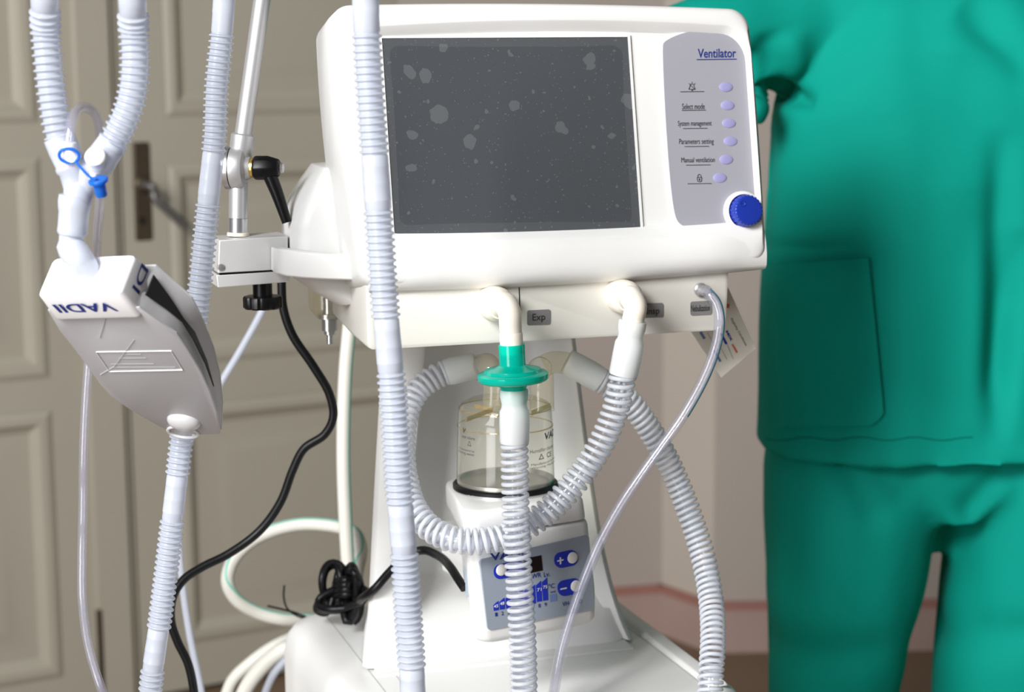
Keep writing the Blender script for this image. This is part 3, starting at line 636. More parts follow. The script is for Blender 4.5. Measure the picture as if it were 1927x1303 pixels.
for (a, bb, cc_, dd, h), (bx_, by_), sym in (((928, 1065, 985, 1052, 28), (943, 1073), None), ((1042, 1042, 1086, 1033, 30), (1077, 1050), '+'), ((1048, 1095, 1092, 1086, 30), (1083, 1103), '-')):
    o = kpoly('key_surround', 'ink_blue', pill(a, bb, cc_, dd, h, 0), 0, .0004, 13.5)
    c = KP(bx_, by_, .0014); MB().lathe(c, -hyv, [(0, .0058), (.0012, .0056), (.0018, .0045), (.002, .001)], 32).build('key', 'button_pearl', kp_)
    if sym:
        x_, y_ = bx_ - 23, by_ + 5
        kpoly('plus_sign' if sym == '+' else 'minus_sign', 'ink_white', [(x_ - 6, y_ - 0), (x_ + 6, y_ - 2.4), (x_ + 6, y_ + .2), (x_ - 6, y_ + 2.6)], .0005, .0006)
        if sym == '+': kpoly('plus_sign', 'ink_white', [(x_ - 1.4, y_ - 5.6), (x_ + 1.2, y_ - 6), (x_ + 1.7, y_ + 7), (x_ - .9, y_ + 7.4)], .0005, .0006)
kpoly('display_window', 'display', [(985, 1052), (1018, 1045.5), (1021, 1074), (988, 1081)], 0, .0005)
ktext('PWR', 'ink_navy', 995, 1082, 1018, 1091); ktext('Lv.', 'ink_navy', 1023, 1078, 1034, 1087)
hts = [21, 25, 29, 31, 32, 33, 35, 38, 42]
for i in range(9):
    x = 928 + i * 11.6; yb = 1150 - i * 2.1 - (2 if i > 6 else 0); h = hts[i] - (4 if i < 3 else 0)
    kpoly('temperature_bar', 'ink_blue', [(x + 1, yb), (x + 10.5, yb - 1.6), (x + 10.5 - h * .055, yb - 1.6 - h), (x + 4, yb - h + 2.5), (x + 1 - h * .055, yb - h + 7)], 0, .0004)
    ktext(str(i + 1), 'ink_navy', x + 3.5, yb + 4, x + 8, yb + 11)
for s_, x, y in (('45', 929.5, 1139), ('48', 941, 1134), ('71', 1011, 1108), ('75', 1022, 1103)): 
    A = lambda xx, yy: HTP(xx, yy + (xx - x) * -.18, .0024)
    text('lettering', s_, 'ink_white', kp_, quadmap(A(x, y + 6), A(x + 8, y + 6), A(x, y), A(x + 8, y)), .01)
ktext('\u00b0C', 'ink_navy', 1032, 1100, 1043, 1109); ktext('VH-', 'ink_navy', 1058, 1134, 1073, 1142); ktext('0', 'ink_navy', 1089, 1129, 1095, 1137)
kpoly('steam_symbol', 'ink_lavender', [(1034, 1120), (1047, 1117.5), (1048, 1131), (1035, 1133.5)], 0, .0003)
ktext('mi', 'ink_navy', 1036, 1113, 1045, 1117)
sd_ = (hxv * .05 + hyv * .1095).normalized(); so_ = sd_.cross(az) * (1 if sd_.cross(az).dot(hxv) < 0 else -1)
for k in range(3):   # side of the heater: printed lines, too small to read
    o_ = HT(-.0735, -.0745, 0) + sd_ * (.034 + .014 * k); MB().box(o_, sd_, so_, az, (0, -.001, .868), (.002, .0009, .920)).build('printed_line', 'heater_panel', heat, 0)
# water chamber
CC = V((-.0075, 1.857, 0)); zb = W(950, 943, 1.807).z + .0045
chm = thing('humidifier_chamber', 'clear smoky humidifier water chamber with steel bottom standing on the heater', 'water chamber', CC + az * zb)
zt = W(950, 777, 1.812).z
MB().lathe(CC, az, [(zb + .001, .0505), (zb + .004, .0495), (zt - .02, .0478), (zt - .004, .0465), (zt, .044), (zt + .001, .0435)], 72, False).build('chamber_wall', 'smoke_clear', chm, 60)
MB().lathe(CC, az, [(zt - .0035, .0463), (zt + .001, .0440), (zt + .005, .036), (zt + .007, .02), (zt + .0075, .004)], 72, False).build('chamber_lid', 'smoke_clear', chm, 60)
for rr_, zz in ((.0462, zt - .003), (.0478, zt - .021)):
    MB().tube(Path([CC + V((rr_ * math.cos(a * math.pi / 40), rr_ * math.sin(a * math.pi / 40), zz)) for a in range(81)], smooth=False), .0006, 6, n=120, caps=False).build('edge_ring', 'smoke_edge', chm)
for p, q in (((893, 762), (927, 768)), ((877, 787), (927, 768)), ((1035, 760), (1000, 775))):
    pp_, qq = hit(*p, CC + az * (zt + .006), az), hit(*q, CC + az * (zt + .006), az); d = (qq - pp_); l_ = d.length; d.normalize(); s_ = az.cross(d)
    MB().box(pp_, d, s_, az, (0, -.0007, -.004), (l_, .0007, .0008)).build('lid_rib', 'smoke_edge', chm, 30, .0004)
MB().lathe(CC, az, [(zb - .003, .0522), (zb - .0015, .0534), (zb + .002, .0534), (zb + .0038, .0515)], 64).build('seal_ring', 'black_rubber', chm)
MB().lathe(CC, az, [(zb - .0085, .050), (zb - .007, .0528), (zb - .0055, .0528), (zb - .004, .0505), (zb, .0505)], 64).build('steel_flange', 'steel', chm)
MB().lathe(CC, az, [(zb + .004, .0490), (zb + .0075, .0490), (zb + .008, .046), (zb + .002, .0435), (zb + .001, .043), (zb + .0012, .002)], 64).build('steel_pan', 'steel', chm, 30)
lp0 = hit(930, 768, CC + az * (zt + .005), az); lp1 = lp0 + az * .052
pL = Path([lp0, lp0 + az * .03, lp0 + az * .040 + V((-.004, 0, 0)), W(905, 688, 1.868), W(888, 690, 1.87)], .001)
MB().tube(pL, .0112, 28, caps=False).build('inlet_port', 'amber_clear', chm, 60)
rp0 = hit(1020, 772, CC + az * (zt + .004), az)
MB().lathe(rp0, az, [(0, .0125), (.001, .0118), (.038, .0115)], 32, False).build('outlet_port', 'amber_clear', chm)
ot = thing('tee_adapter', 'clear amber tube piece between chamber outlet and right hose cuff', 'connector', rp0 + az * .04)
pr_ = Path([rp0 + az * .020, rp0 + az * .036, W(1020, 692, 1.87), W(1034, 684, 1.871), W(1052, 682, 1.872), W(1078, 687, 1.872)], .001)
MB().tube(pr_, .0113, 28, u0=pr_.len * .35, caps=False).build('adapter_body', 'amber_clear', ot, 60)
for f_ in (.62, .99):
    p, t, n, bb = pr_.at(pr_.len * f_); MB().lathe(p - t * .0008, t, [(0, .0113), (.0003, .0121), (.0016, .0121), (.0019, .0113)], 32, False).build('adapter_ring', 'smoke_edge', ot)
def wraptext(s, a0, a1, z0, z1, bold=.0, ital=0.):
    def f(u, v):
        a = R(a0 + (a1 - a0) * (u + ital * v)); z = z0 + (z1 - z0) * v; rad = .0478 + (.0505 - .0478) * max(0, (zt - .02 - z) / (zt - .02 - zb)) + .0004
        return CC + V((rad * math.sin(a), -rad * math.cos(a), z))
    return text('printed_text', s, 'ink_black', chm, f, bold)
zc = lambda y: W(1030, y, 1.83).z
wraptext('VADI', 52, 90, zc(828), zc(815), .03, .05); wraptext('Humidifier chamber', 30, 78, zc(848), zc(841)); wraptext('\u25b3  CE', 42, 68, zc(862), zc(851), .01)
wraptext('Manufactured by VADI', 31, 84, zc(873), zc(867)); wraptext('Warning: Maximum', 31, 82, zc(879), zc(873.5)); 
wraptext('V', -62, -55, zc(815), zc(805), .03, .3); wraptext('water volume', -62, -38, zc(824), zc(818)); wraptext('\u25b3', -50, -43, zc(836), zc(826), 0); wraptext('Manufactured by', -70, -38, zc(848), zc(843)); wraptext('Warning water', -72, -38, zc(855), zc(849))

# ================================================================== corrugated hoses in front
def corr(label, pts, r0, r1, pitch, sections, r_smooth, m='frosted', group=None):
    """sections: list of (kind, picture row where it ends), going down the path"""
    p = Path(pts, .0015); o = thing('corrugated_hose', label, 'hose', p.p[0], group)
    rows = []
    for i in range(401):
        u = p.len * i / 400; q = p.at(u)[0] - CAM; rows.append((u, CY - F * q.dot(upv) / q.dot(fwd)))
    def u_of(y):
        for (u, a), (u2, b_) in zip(rows, rows[1:]):
            if (a - y) * (b_ - y) <= 0: return u + (u2 - u) * (y - a) / (b_ - a if abs(b_ - a) > 1e-6 else 1)
        return p.len if abs(rows[-1][1] - y) < abs(rows[0][1] - y) else 0
    u0 = 0
    for kind, yend in sections:
        u1 = p.len if yend is None else u_of(yend)
        if kind == 'c':
            n = max(1, round((u1 - u0) / pitch)); pt = (u1 - u0) / n; pr = []
            for i in range(n):
                for f_, h_ in ((0, 0), (.22, 0), (.32, .5), (.40, .88), (.5, 1), (.60, .88), (.68, .5), (.78, 0)): pr.append((u0 + pt * (i + f_), r0 + (r1 - r0) * h_))
            pr.append((u1, r0)); MB().prof(p, pr, 28, False).build('corrugated_section', m, o, 60)
        else:
            d = u1 - u0; e = .0012
            pr = [(u0, r0), (u0 + e, r_smooth), (u0 + d * .18, r_smooth), (u0 + d * .20, r_smooth * 1.02), (u0 + d * .22, r_smooth * 1.0), (u0 + d * .5, r_smooth * 1.015), (u0 + d * .52, r_smooth * 1.03), (u0 + d * .54, r_smooth * 1.015), (u0 + d * .8, r_smooth * 1.02), (u0 + d * .82, r_smooth * 1.035), (u0 + d * .84, r_smooth), (u1 - e, r_smooth), (u1, r0)]
            MB().prof(p, pr, 28, False).build('smooth_section', 'frosted_dense', o, 60)
        u0 = u1
    return o, p
YL = 1.50
hl_, phl = corr('frosted corrugated hose going up from the left arm of the Y piece', [W(83, -160, 1.49), W(83, -60, 1.49), W(84, 0, 1.49), W(86, 60, YL), W(91, 120, YL), W(98, 180, YL), W(108, 240, YL), W(117, 278, YL)], .0100, .0124, .0058, [('s', 16), ('c', None)], .0110)
hr_, phr = corr('frosted corrugated hose going up from the right arm of the Y piece', [W(248, -160, 1.49), W(248, -60, 1.49), W(249, 0, 1.49), W(252, 60, YL), W(254, 120, YL), W(250, 170, YL), (W(240, 210, YL)), W(222, 250, YL), W(204, 283, YL)], .0102, .0126, .0058, [('s', 24), ('c', None)], .0110)
h2_, ph2 = corr('long frosted corrugated hose hanging behind the test lung and in front of the silver clamp', [W(430, -160, 1.70), W(424, -40, 1.70), W(418, 60, 1.70), W(408, 160, 1.70), W(404, 260, 1.70), W(396, 340, 1.70), W(386, 440, 1.70), W(376, 540, 1.70), W(366, 640, 1.70), W(352, 740, 1.70), W(340, 840, 1.70), W(330, 930, 1.70), W(317, 1040, 1.70), W(302, 1160, 1.70), W(289, 1250, 1.70), W(280, 1330, 1.70), W(272, 1420, 1.70)], .0094, .0116, .0056,
    [('s', 62), ('c', 288), ('s', 382), ('c', 612), ('s', 740), ('c', 895), ('s', 978), ('c', 1184), ('s', 1260), ('c', None)], .0098)
h3_, ph3 = corr('long frosted corrugated hose hanging in front of the left edge of the screen', [W(686, -160, 1.50), W(687, -40, 1.50), W(690, 60, 1.50), W(697, 180, 1.50), W(705, 290, 1.50), W(712, 400, 1.50), W(720, 520, 1.50), W(731, 650, 1.50), W(742, 780, 1.50), W(751, 920, 1.50), W(762, 1060, 1.50), W(769, 1170, 1.50), W(775, 1260, 1.50), W(780, 1420, 1.50)], .0098, .0120, .0056,
    [('s', 62), ('c', 292), ('s', 395), ('c', 600), ('s', 700), ('c', 950), ('s', 1040), ('c', 1258), ('s', 1345), ('c', None)], .0105)
# Y piece
yp = thing('y_connector', 'frosted Y piece joining the two left hoses, with white caps and blue strap', 'connector', W(150, 380, YL))
A0, A1 = W(110, 258, YL), W(146, 345, YL); B0, B1 = W(213, 268, YL), W(158, 348, YL); T1 = W(148, 380, YL)
MB().prof(Path([A0, A1, T1]), [(u, r) for u, r in ((0, .0122), (.010, .0126), (.022, .0122), (.024, .0132), (.027, .0132), (.029, .0118), (.045, .0115), (.052, .0108))], 28, False).build('left_branch', 'frosted_dense', yp, 60)
MB().prof(Path([B0, B1, W(150, 372, YL)]), [(u, r) for u, r in ((0, .0120), (.012, .0124), (.016, .0130), (.03, .0130), (.032, .0118), (.045, .0110), (.052, .0100))], 28, False).build('right_branch', 'frosted_dense', yp, 60)
MB().prof(Path([W(152, 335, YL), W(146, 382, YL)]), [(0, .010), (.006, .0125), (.012, .0122), (.02, .0112)], 28, False).build('stem', 'frosted_dense', yp, 60)
dir_ = (V((.1, -.75, .6))).normalized()
c1_ = W(131, 285, 1.487)
MB().tube(Path([W(139, 300, 1.489), W(131, 284, 1.486), W(131, 268, 1.485)]), lambda u: .0066 - .12 * u, 20).build('pressure_port', 'cap_white', yp)
c2_ = W(181, 300, 1.485); d2_ = (W(176, 285, 1.470) - W(186, 312, 1.490)).normalized()
MB().lathe(c2_ - d2_ * .012, d2_, [(0, .0060), (.004, .0066), (.013, .0066), (.014, .0082), (.017, .0082), (.0182, .0072), (.0184, .005), (.0178, .004)], 28).build('port_cap', 'cap_white', yp)
MB().lathe(W(178, 325, 1.488), W(178, 325, 1.488) - W(180, 318, 1.488), [(0, .004), (.004, .003), (.006, .003)], 16).build('cap_tab', 'cap_white', yp)
st = bpy.data.objects.new('blue_strap_cap', None)
b = MB(); rc_ = W(130, 293, 1.482)
b.tube(Path([rc_ + rgt * (.0078 * math.cos(a * math.pi / 16)) + upv * (.0052 * math.sin(a * math.pi / 16)) - fwd * (.003 * math.sin(a * math.pi / 16)) for a in range(33)], smooth=False), .0013, 8, n=64, caps=False)
b.tube(Path([W(142, 304, 1.481), W(155, 319, 1.479), W(170, 334, 1.478), W(180, 339, 1.478)]), .0011, 8)
strap = b.build('strap', 'blue_cap', yp)
pc_ = W(185, 341, 1.478); pd = (upv * .86 - fwd * .45 - rgt * .12).normalized()
MB().lathe(pc_, pd, [(-.013, .0040), (-.012, .0047), (-.001, .0052), (-.0008, .0078), (.001, .0080), (.0018, .0072), (.0014, .0030), (-.002, .0022)], 28).build('strap_plug', 'blue_cap', strap)
# pressure line
clear_tube('pressure_tube', 'thin clear pressure tube looping from the Y piece down past the test lung', 'tube',
    [W(129, 272, 1.486), W(132, 245, 1.489), W(137, 220, 1.496), W(149, 204, 1.508), W(165, 203, 1.518), W(180, 216, 1.526), W(188, 245, 1.532), W(190, 300, 1.54), W(189, 360, 1.55), W(183, 440, 1.60), W(180, 500, 1.66), W(174, 580, 1.68), W(168, 660, 1.68), W(161, 760, 1.68), W(157, 860, 1.68), W(156, 960, 1.68), W(154, 1060, 1.67), W(155, 1130, 1.66), W(165, 1210, 1.65), W(188, 1290, 1.64), W(212, 1350, 1.64), W(240, 1420, 1.64)], .0042, .0026)
# swivel elbow between Y and lung
sw = thing('swivel_connector', 'frosted swivel elbow linking the Y piece to the test lung', 'connector', W(140, 410, YL))
MB().prof(Path([W(142, 366, YL), W(136, 442, YL)]), [(0, .0105), (.0008, .0130), (.006, .0134), (.012, .0128), (.014, .0122), (.026, .0120), (.030, .0124), (.0325, .0112)], 32).build('swivel_sleeve', 'frosted_dense', sw, 40)
MB().tube(Path([W(137, 425, YL), W(134, 450, 1.501), W(136, 468, 1.500), W(148, 484, 1.495), W(162, 508, 1.502), W(172, 526, 1.512)]), lambda u: .0098 + (.0022 if .016 < u < .028 else 0) + (.0012 if u >= .028 else 0), 28).build('elbow_bend', 'frosted_dense', sw, 60)
# test lung
ca, cb, cdn = [(rgt * v[0] + upv * v[1] - fwd * v[2]).normalized() for v in ((180, 3, 88), (21, 78, -45.6), (25, -36, -50))]
LO = W(69, 559, 1.505)   # top front left corner of the frame
lw, ld, lh = .083, .0385, .0300
lung = thing('test_lung', 'white test lung bag with blue lettering hanging from the Y piece', 'test lung', LO + cdn * .1 + ca * .04)
P_ = lambda a, b_, d: LO + ca * a + cb * b_ + cdn * d
def lring(i, d, r=.006): return [P_(p.x, p.y, d) for p in rpoly([(i, i, r), (lw - i, i, r), (lw - i, ld - i, r), (i, ld - i, r)], 5, 2)]
MB().loops([lring(.006, .0012, .004), lring(.0035, .0004, .005), lring(.0015, 0, .005), lring(.0003, .0012, .005), lring(0, .003, .005), lring(-.0022, lh - .002, .005), lring(-.0018, lh, .005), lring(.003, lh, .004)]).build('frame_cap', 'cap_white', lung, 40)
text('maker_lettering', 'VADII', 'ink_navy', lung, lambda u, v: P_(lw * (.815 - .70 * u) + .004 * (v - .5), -.0005, lh * (.30 + .42 * v) + 0 * u) if False else P_(lw * (.835 - .72 * u), -.0018, lh * (.70 - .40 * (1 - v))), .02)
text('maker_lettering', 'DI', 'ink_navy', lung, lambda u, v: P_(lw + .0018, ld * (.93 - .62 * u), lh * (.62 - .34 * (1 - v))), .01)
# bag: front and back membrane
fpoly = [(90, 584), (176, 581), (262, 579), (302, 608), (332, 627), (352, 655), (378, 698), (395, 735), (408, 775), (414, 817), (380, 818), (332, 818), (298, 802), (255, 777), (215, 752), (190, 725), (165, 690), (135, 650), (112, 622)]
fp = [hit(x, y, P_(0, .0015, 0), cb) for x, y in fpoly]
def lcoord(p): q = p - LO; return q.dot(ca), q.dot(cb), q.dot(cdn)
dmax = max(lcoord(p)[2] for p in fp)
def thick(d): t = max(0, min(1, (d - lh) / (dmax - lh))); return ld * (1 - t) ** 1.1 * .93 + .0045
cen = sum(fp, V()) / len(fp)
b = MB(); b.loops([[p + cb * .0012 for p in fp], [p for p in fp], [cen + (p - cen) * .985 - cb * .0006 for p in fp]]); front = b.build('front_membrane', 'lung_film', lung, 30)
bp_ = []
for p in fp:
    a_, b__, d_ = lcoord(p); bp_.append(p + cb * thick(d_) + ca * (.004 * math.sin(math.pi * max(0, min(1, (d_ - lh) / (dmax - lh)))) if a_ > lw * .6 else 0))
MB().loops([[p for p in bp_], [p + cb * .0015 for p in bp_]]).build('back_membrane', 'lung_edge', lung, 30)
# side wall on the left (closed) and the slit side on the right
li = [0] + list(range(len(fp) - 1, 9, -1)); ri = list(range(2, 11))
b = MB(); b.loops([[fp[i] + cb * .001, bp_[i] + cb * .0005] for i in li], False, False, False); b.build('side_membrane', 'lung_edge', lung, 60)
b = MB()
rows_ = []
for i in ri:
    rows_.append([fp[i] + cb * .001, fp[i].lerp(bp_[i], .5) - ca * .004, bp_[i] + cb * .0005])
b.loops(rows_, False, False, False); b.build('side_membrane', 'lung_edge', lung, 60)
b = MB(); sl = []
for k, i in enumerate(ri[:6]):
    f0_ = (.30, .34, .30, .30, .26, .22)[k]; f1_ = (.78, .62, .42, .52, .44, .24)[k]
    pa_ = fp[i].lerp(bp_[i], f0_) + ca * .0002 - ca * .003 * (1 - abs(f0_ - .5) * 2) + ca * .0035; pb_ = fp[i].lerp(bp_[i], f1_) + ca * .0035 - ca * .003 * (1 - abs(f1_ - .5) * 2); sl.append([pa_, pb_])
b.loops([[a_, c_, c_ - ca * .0012, a_ - ca * .0012] for a_, c_ in sl]); b.build('slit', 'keyhole', lung, 30)
b = MB()
q4 = [hit(x, y, P_(0, .0004, 0), cb) for x, y in ((181, 663), (322, 661), (344, 697), (206, 700))]
for i in range(4):
    p, q = q4[i], q4[(i + 1) % 4]; d = (q - p).normalized(); b.box(p, d, cb.cross(d), cb, (0, -.0002, -.0003), ((q - p).length, .0002, .0005))
b.build('moulded_frame', 'cap_white', front, 0)
b = MB()
for (x0, y0, x1, y1) in ((199, 597, 187, 636), (215, 690, 252, 640), (188, 706, 215, 690)):
    p, q = hit(x0, y0, P_(0, .0004, 0), cb), hit(x1, y1, P_(0, .0004, 0), cb); d = (q - p).normalized(); b.box(p, d, cb.cross(d), cb, (0, -.00012, -.0002), ((q - p).length, .00012, .0003))
b.build('crease', 'lung_edge', front, 0)
for k, (x0, x1, y) in enumerate(((232, 265, 668), (224, 275, 675), (208, 290, 686), (211, 330, 692))):
    p, q = hit(x0, y, P_(0, .0004, 0), cb), hit(x1, y - .5, P_(0, .0004, 0), cb); d = (q - p).normalized(); MB().box(p, d, cb.cross(d), cb, (0, -.0003, -.0001), ((q - p).length, .0003, .0002)).build('moulded_line', 'lung_film', front, 0)
vc = hit(346, 793, P_(0, .001, 0), cb)
MB().sphere(vc + cb * .0005, (.0165, .0125, .0085), 28, 10, ca, cdn, -cb, -10, 90).build('valve_dome', 'lung_edge', lung, 60)
vr = hit(345, 812, P_(0, .001, 0), cb)
MB().tube(Path([vr + ca * (.0155 * math.cos(R(a))) + cdn * (.0095 * math.sin(R(a))) - cb * .001 for a in range(0, 361, 10)], smooth=False), .0014, 8, n=72, caps=False).build('spout_ring', 'lung_edge', lung)

# ================================================================== cords and hoses behind
def cable(name, label, cat, pts, r, m, seg=14, group=None):
    p = Path(pts, .003); return tag(MB().tube(p, r, seg).build(name, m, None, 60, origin=pts[0]), label, cat, group)
cable('power_cord', 'black power cord hanging from the clamp and curving behind the long hose', 'cord', [W(530, 500, 1.97), W(530, 540, 1.97), W(533, 580, 1.97), W(550, 630, 1.97), W(590, 690, 1.97), W(620, 742, 1.97), W(627, 785, 1.97), W(611, 818, 1.97), W(572, 845, 1.97), W(551, 885, 1.97), W(528, 945, 1.97), W(488, 1000, 1.97), W(430, 1043, 1.96), W(380, 1068, 1.95), W(345, 1092, 1.94), W(325, 1125, 1.93), W(322, 1170, 1.93), W(334, 1208, 1.93), W(354, 1250, 1.93), W(366, 1310, 1.93), W(372, 1420, 1.93)], .0047, 'black_rubber')
cable('drain_tube', 'thin milky tube hanging in the background behind the test lung', 'tube', [W(506, 545, 2.15), W(496, 578, 2.15), W(455, 655, 2.15), W(415, 722, 2.15), W(385, 778, 2.15), W(357, 830, 2.15), W(340, 900, 2.15), W(336, 1000, 2.15), W(342, 1090, 2.15), W(356, 1190, 2.15), W(380, 1310, 2.15), W(395, 1420, 2.15)], .0042, 'frosted')
YH = 2.24
def striped(name, label, pts, r, off):
    o = thing(name, label, 'hose', pts[0]); p = Path(pts, .003); MB().tube(p, r, 18).build('hose_wall', 'white_hose', o, 60)
    b = MB(); L = []
    for i in range(120):
        q, t, n, bb = p.at(p.len * i / 119); side = (off - t * off.dot(t)).normalized(); bi = t.cross(side)
        L.append([q + side * (r + .0002) + bi * .0012, q + side * (r + .0004), q + side * (r + .0002) - bi * .0012, q + side * (r - .001)])
    b.loops(L).build('green_stripe', 'hose_stripe', o, 60); return o
striped('gas_hose', 'white gas hose with green stripe hanging straight behind the trolley column', [W(662, 560, YH), W(657, 620, YH), W(650, 700, YH), W(646, 850, YH), W(650, 980, YH), W(656, 1080, YH), W(664, 1180, YH), W(670, 1300, YH)], .0083, (rgt - fwd * .5).normalized())
striped('gas_hose', 'white gas hose with green stripe bent in a big loop left of the trolley', [W(668, 1120, 2.28), W(672, 1075, 2.28), W(679, 1035, 2.28), W(668, 1005, 2.28), W(640, 993, 2.28), W(560, 988, 2.28), W(485, 1012, 2.27), W(442, 1050, 2.26), W(428, 1092, 2.25), W(442, 1126, 2.25), W(480, 1152, 2.26), W(530, 1166, 2.27), W(580, 1168, 2.29), W(640, 1172, 2.31)], .0083, (upv - fwd * .6).normalized())
cable('gas_hose', 'thick white hose trailing down left of the trolley, nearer the frame edge', 'hose', [W(640, 1165, 2.40), W(580, 1190, 2.40), W(520, 1215, 2.40), W(470, 1250, 2.40), W(438, 1282, 2.40), W(420, 1330, 2.40)], .0085, 'white_hose')
cable('gas_hose', 'thick white hose trailing down left of the trolley, just beside the cabinet', 'hose', [W(640, 1180, 2.32), W(580, 1205, 2.32), W(530, 1225, 2.32), W(492, 1258, 2.32), W(462, 1300, 2.32), W(445, 1360, 2.32)], .0105, 'white_hose')
cable('clear_line', 'thin clear line sagging beside the left side of the cabinet', 'tube', [W(600, 1200, 2.3), W(550, 1232, 2.3), W(515, 1270, 2.3), W(490, 1330, 2.3)], .005, 'frosted')
cable('cable_tie', 'dark cut cable tie sticking out beside the white hose loop, upper one', 'cable tie', [W(535, 1102, 2.2), W(534, 1125, 2.2), W(540, 1145, 2.2), W(556, 1158, 2.2), W(575, 1166, 2.2)], .0012, 'black_plastic', 8)
cable('cable_tie', 'dark cut cable tie sticking out beside the white hose loop, lower flat one', 'cable tie', [W(503, 1141, 2.21), W(530, 1147, 2.21), W(556, 1154, 2.21), W(580, 1164, 2.21)], .0014, 'black_plastic', 8)
# heater cord with its bundle lying on the cabinet
hcord = thing('heater_cord', 'black power cord tied in a bundle on the cabinet and leading to the heater', 'cord', MZ(655, 1165, .757))
YB = 2.06
bun = [W(874, 1108, 1.815), W(862, 1090, 1.826), W(847, 1067, 1.85), MY(822, 1045, .13), MY(795, 1036, .152), MY(768, 1045, .157), MY(735, 1075, .156), MY(706, 1108, .154), MY(684, 1124, .175), W(674, 1122, 2.02)]
pts = list(bun) + [W(668, 1100, 2.02)]
for k in range(4):
    for a in range(0, 360, 45): pts.append(W(660 - 5 + 4 * k + (9 + 3 * (k % 2)) * math.sin(R(a)), 1124 - 4 * (k % 3) - (50 - 4 * (k % 2)) * math.cos(R(a)), YB - .02 + .022 * math.cos(R(a + 60 * k)) - .004 * k))
MB().tube(Path(pts, .003), .0046, 12).build('cord_lead', 'black_rubber', hcord, 60)
pts = [W(650, 1080, YB), W(640, 1064, YB)]
for k in range(2):
    for a in range(0, 360, 40): pts.append(W(624 + 3 * k - (18 + 2 * k) * math.sin(R(a)), 1096 + 4 * k - 36 * math.cos(R(a)), YB - .01 + .012 * k + .008 * math.cos(R(a * 2))))
for k in range(3):
    for a in range(0, 360, 40): pts.append(W(640 + 2 * k - 46 * math.cos(R(a - 60)), 1136 - 5 * k - (13 + 3 * k) * math.sin(R(a - 60)) + 9 * math.cos(R(a - 60)), YB - .015 - .01 * k + .02 * math.sin(R(a))))
MB().tube(Path(pts, .003), .0044, 12).build('cord_loop', 'black_rubber', hcord, 60)
pts = []
for k in range(4):
    for a in range(0, 360, 45): pts.append(W(653 + 21 * math.cos(R(a)), 1098 + 9 * k + 6 * math.sin(R(a)), YB - .012 + .03 * math.sin(R(a))))
MB().tube(Path(pts, .003), .0044, 12).build('cord_wrap', 'black_rubber', hcord, 60)
# hang tag behind the housing
tg = thing('hang_tag', 'cream certificate tag hanging tilted behind the right end of the housing', 'tag', M(.20, .06, 1.10))
tyn = (ax * -.35 - ay * .9 + az * .15).normalized(); T0 = MY(1360, 640, .06)
def TP(px, py, off=0): return hit(px, py, T0 + tyn * off, tyn)
tcn = [(1345, 505), (1372, 545), (1422, 656), (1357, 711), (1300, 624)]
prism('tag_card', 'card', tg, [TP(*p) for p in tcn], tyn, -.0006, 0)
def tagtext(s, m, p, q, h, bold=0.):
    A, B = V(p), V(q); d = (B - A).normalized(); n = V((d.y, -d.x)); f = lambda u, v: TP(*(A + (B - A) * u + n * (h * v)), .0003)
    return text('printed_text', s, m, tg, f, bold)
tagtext('Eligibility Certificate', 'ink_black', (1374, 601), (1402, 652), 5, .01)
tagtext('MIX', 'ink_blue', (1365, 624), (1375, 643), 5, .04)
def tagline(m, p, q, wd, nm='printed_line'):
    A, B = TP(*p, .0002), TP(*q, .0002); d = (B - A).normalized(); MB().box(A, d, tyn.cross(d), tyn, (0, -wd, 0), ((B - A).length, wd, .0002)).build(nm, m, tg, 0)
tagline('ink_blue', (1357, 628), (1367, 648), .0012); tagline('ink_red', (1378, 648), (1387, 664), .001); tagline('ink_red', (1370, 572), (1369, 580), .0018)
tagline('ink_lavender', (1318, 625), (1326, 638), .0014); tagline('ink_lavender', (1344, 660), (1356, 681), .0012)
for p, q in (((1349, 640), (1368, 677)), ((1362, 634), (1380, 676)), ((1331, 626), (1350, 660))): tagline('label_grey', p, q, .0002)

# ================================================================== the person in green scrubs
def remesh(vol, name, m, parent, voxel, smooth_it=6, disp=None, mats=None):
    o = vol.build(name, m, None, 0); md = o.modifiers.new('r', 'REMESH'); md.mode = 'VOXEL'; md.voxel_size = voxel
    ms = o.modifiers.new('s', 'SMOOTH'); ms.factor = .5; ms.iterations = smooth_it
    dg = bpy.context.evaluated_depsgraph_get(); me = bpy.data.meshes.new_from_object(o.evaluated_get(dg)); bpy.data.objects.remove(o)
    if disp:
        nr = [v.normal.copy() for v in me.vertices]
        for v, n in zip(me.vertices, nr): v.co = v.co + n * disp(v.co, n)
    b_ = V((0, 0, 0)); q = parent
    while q is not None: b_ += q.location; q = q.parent
    for v in me.vertices: v.co -= b_
    me.shade_smooth(); me.materials.clear(); me.materials.append(MAT[m])
    ob = bpy.data.objects.new(name, me); COL.objects.link(ob); ob.parent = parent; return ob
PX, PY = .562, 2.43
per = thing('person', 'person in green scrubs standing behind the ventilator with one arm reaching to it', 'person', (PX, PY, 0))
def ell(cx_, cy_, z, hw, hd, seg=48, p=2.4):
    out = []
    for k in range(seg):
        a = 2 * math.pi * k / seg; c, s_ = math.cos(a), math.sin(a)
        out.append(V((cx_ + hw * math.copysign(abs(c) ** (2 / p), c), cy_ + hd * math.copysign(abs(s_) ** (2 / p), s_), z)))
    return out
SHL = V((.385, 2.43, 1.425)); ELL = V((.17, 2.33, 1.385)); HNL = V((.12, 2.27, 1.34))
SHR = V((.755, 2.44, 1.42)); ELR = V((.835, 2.46, 1.13)); HNR = V((.83, 2.38, .90))
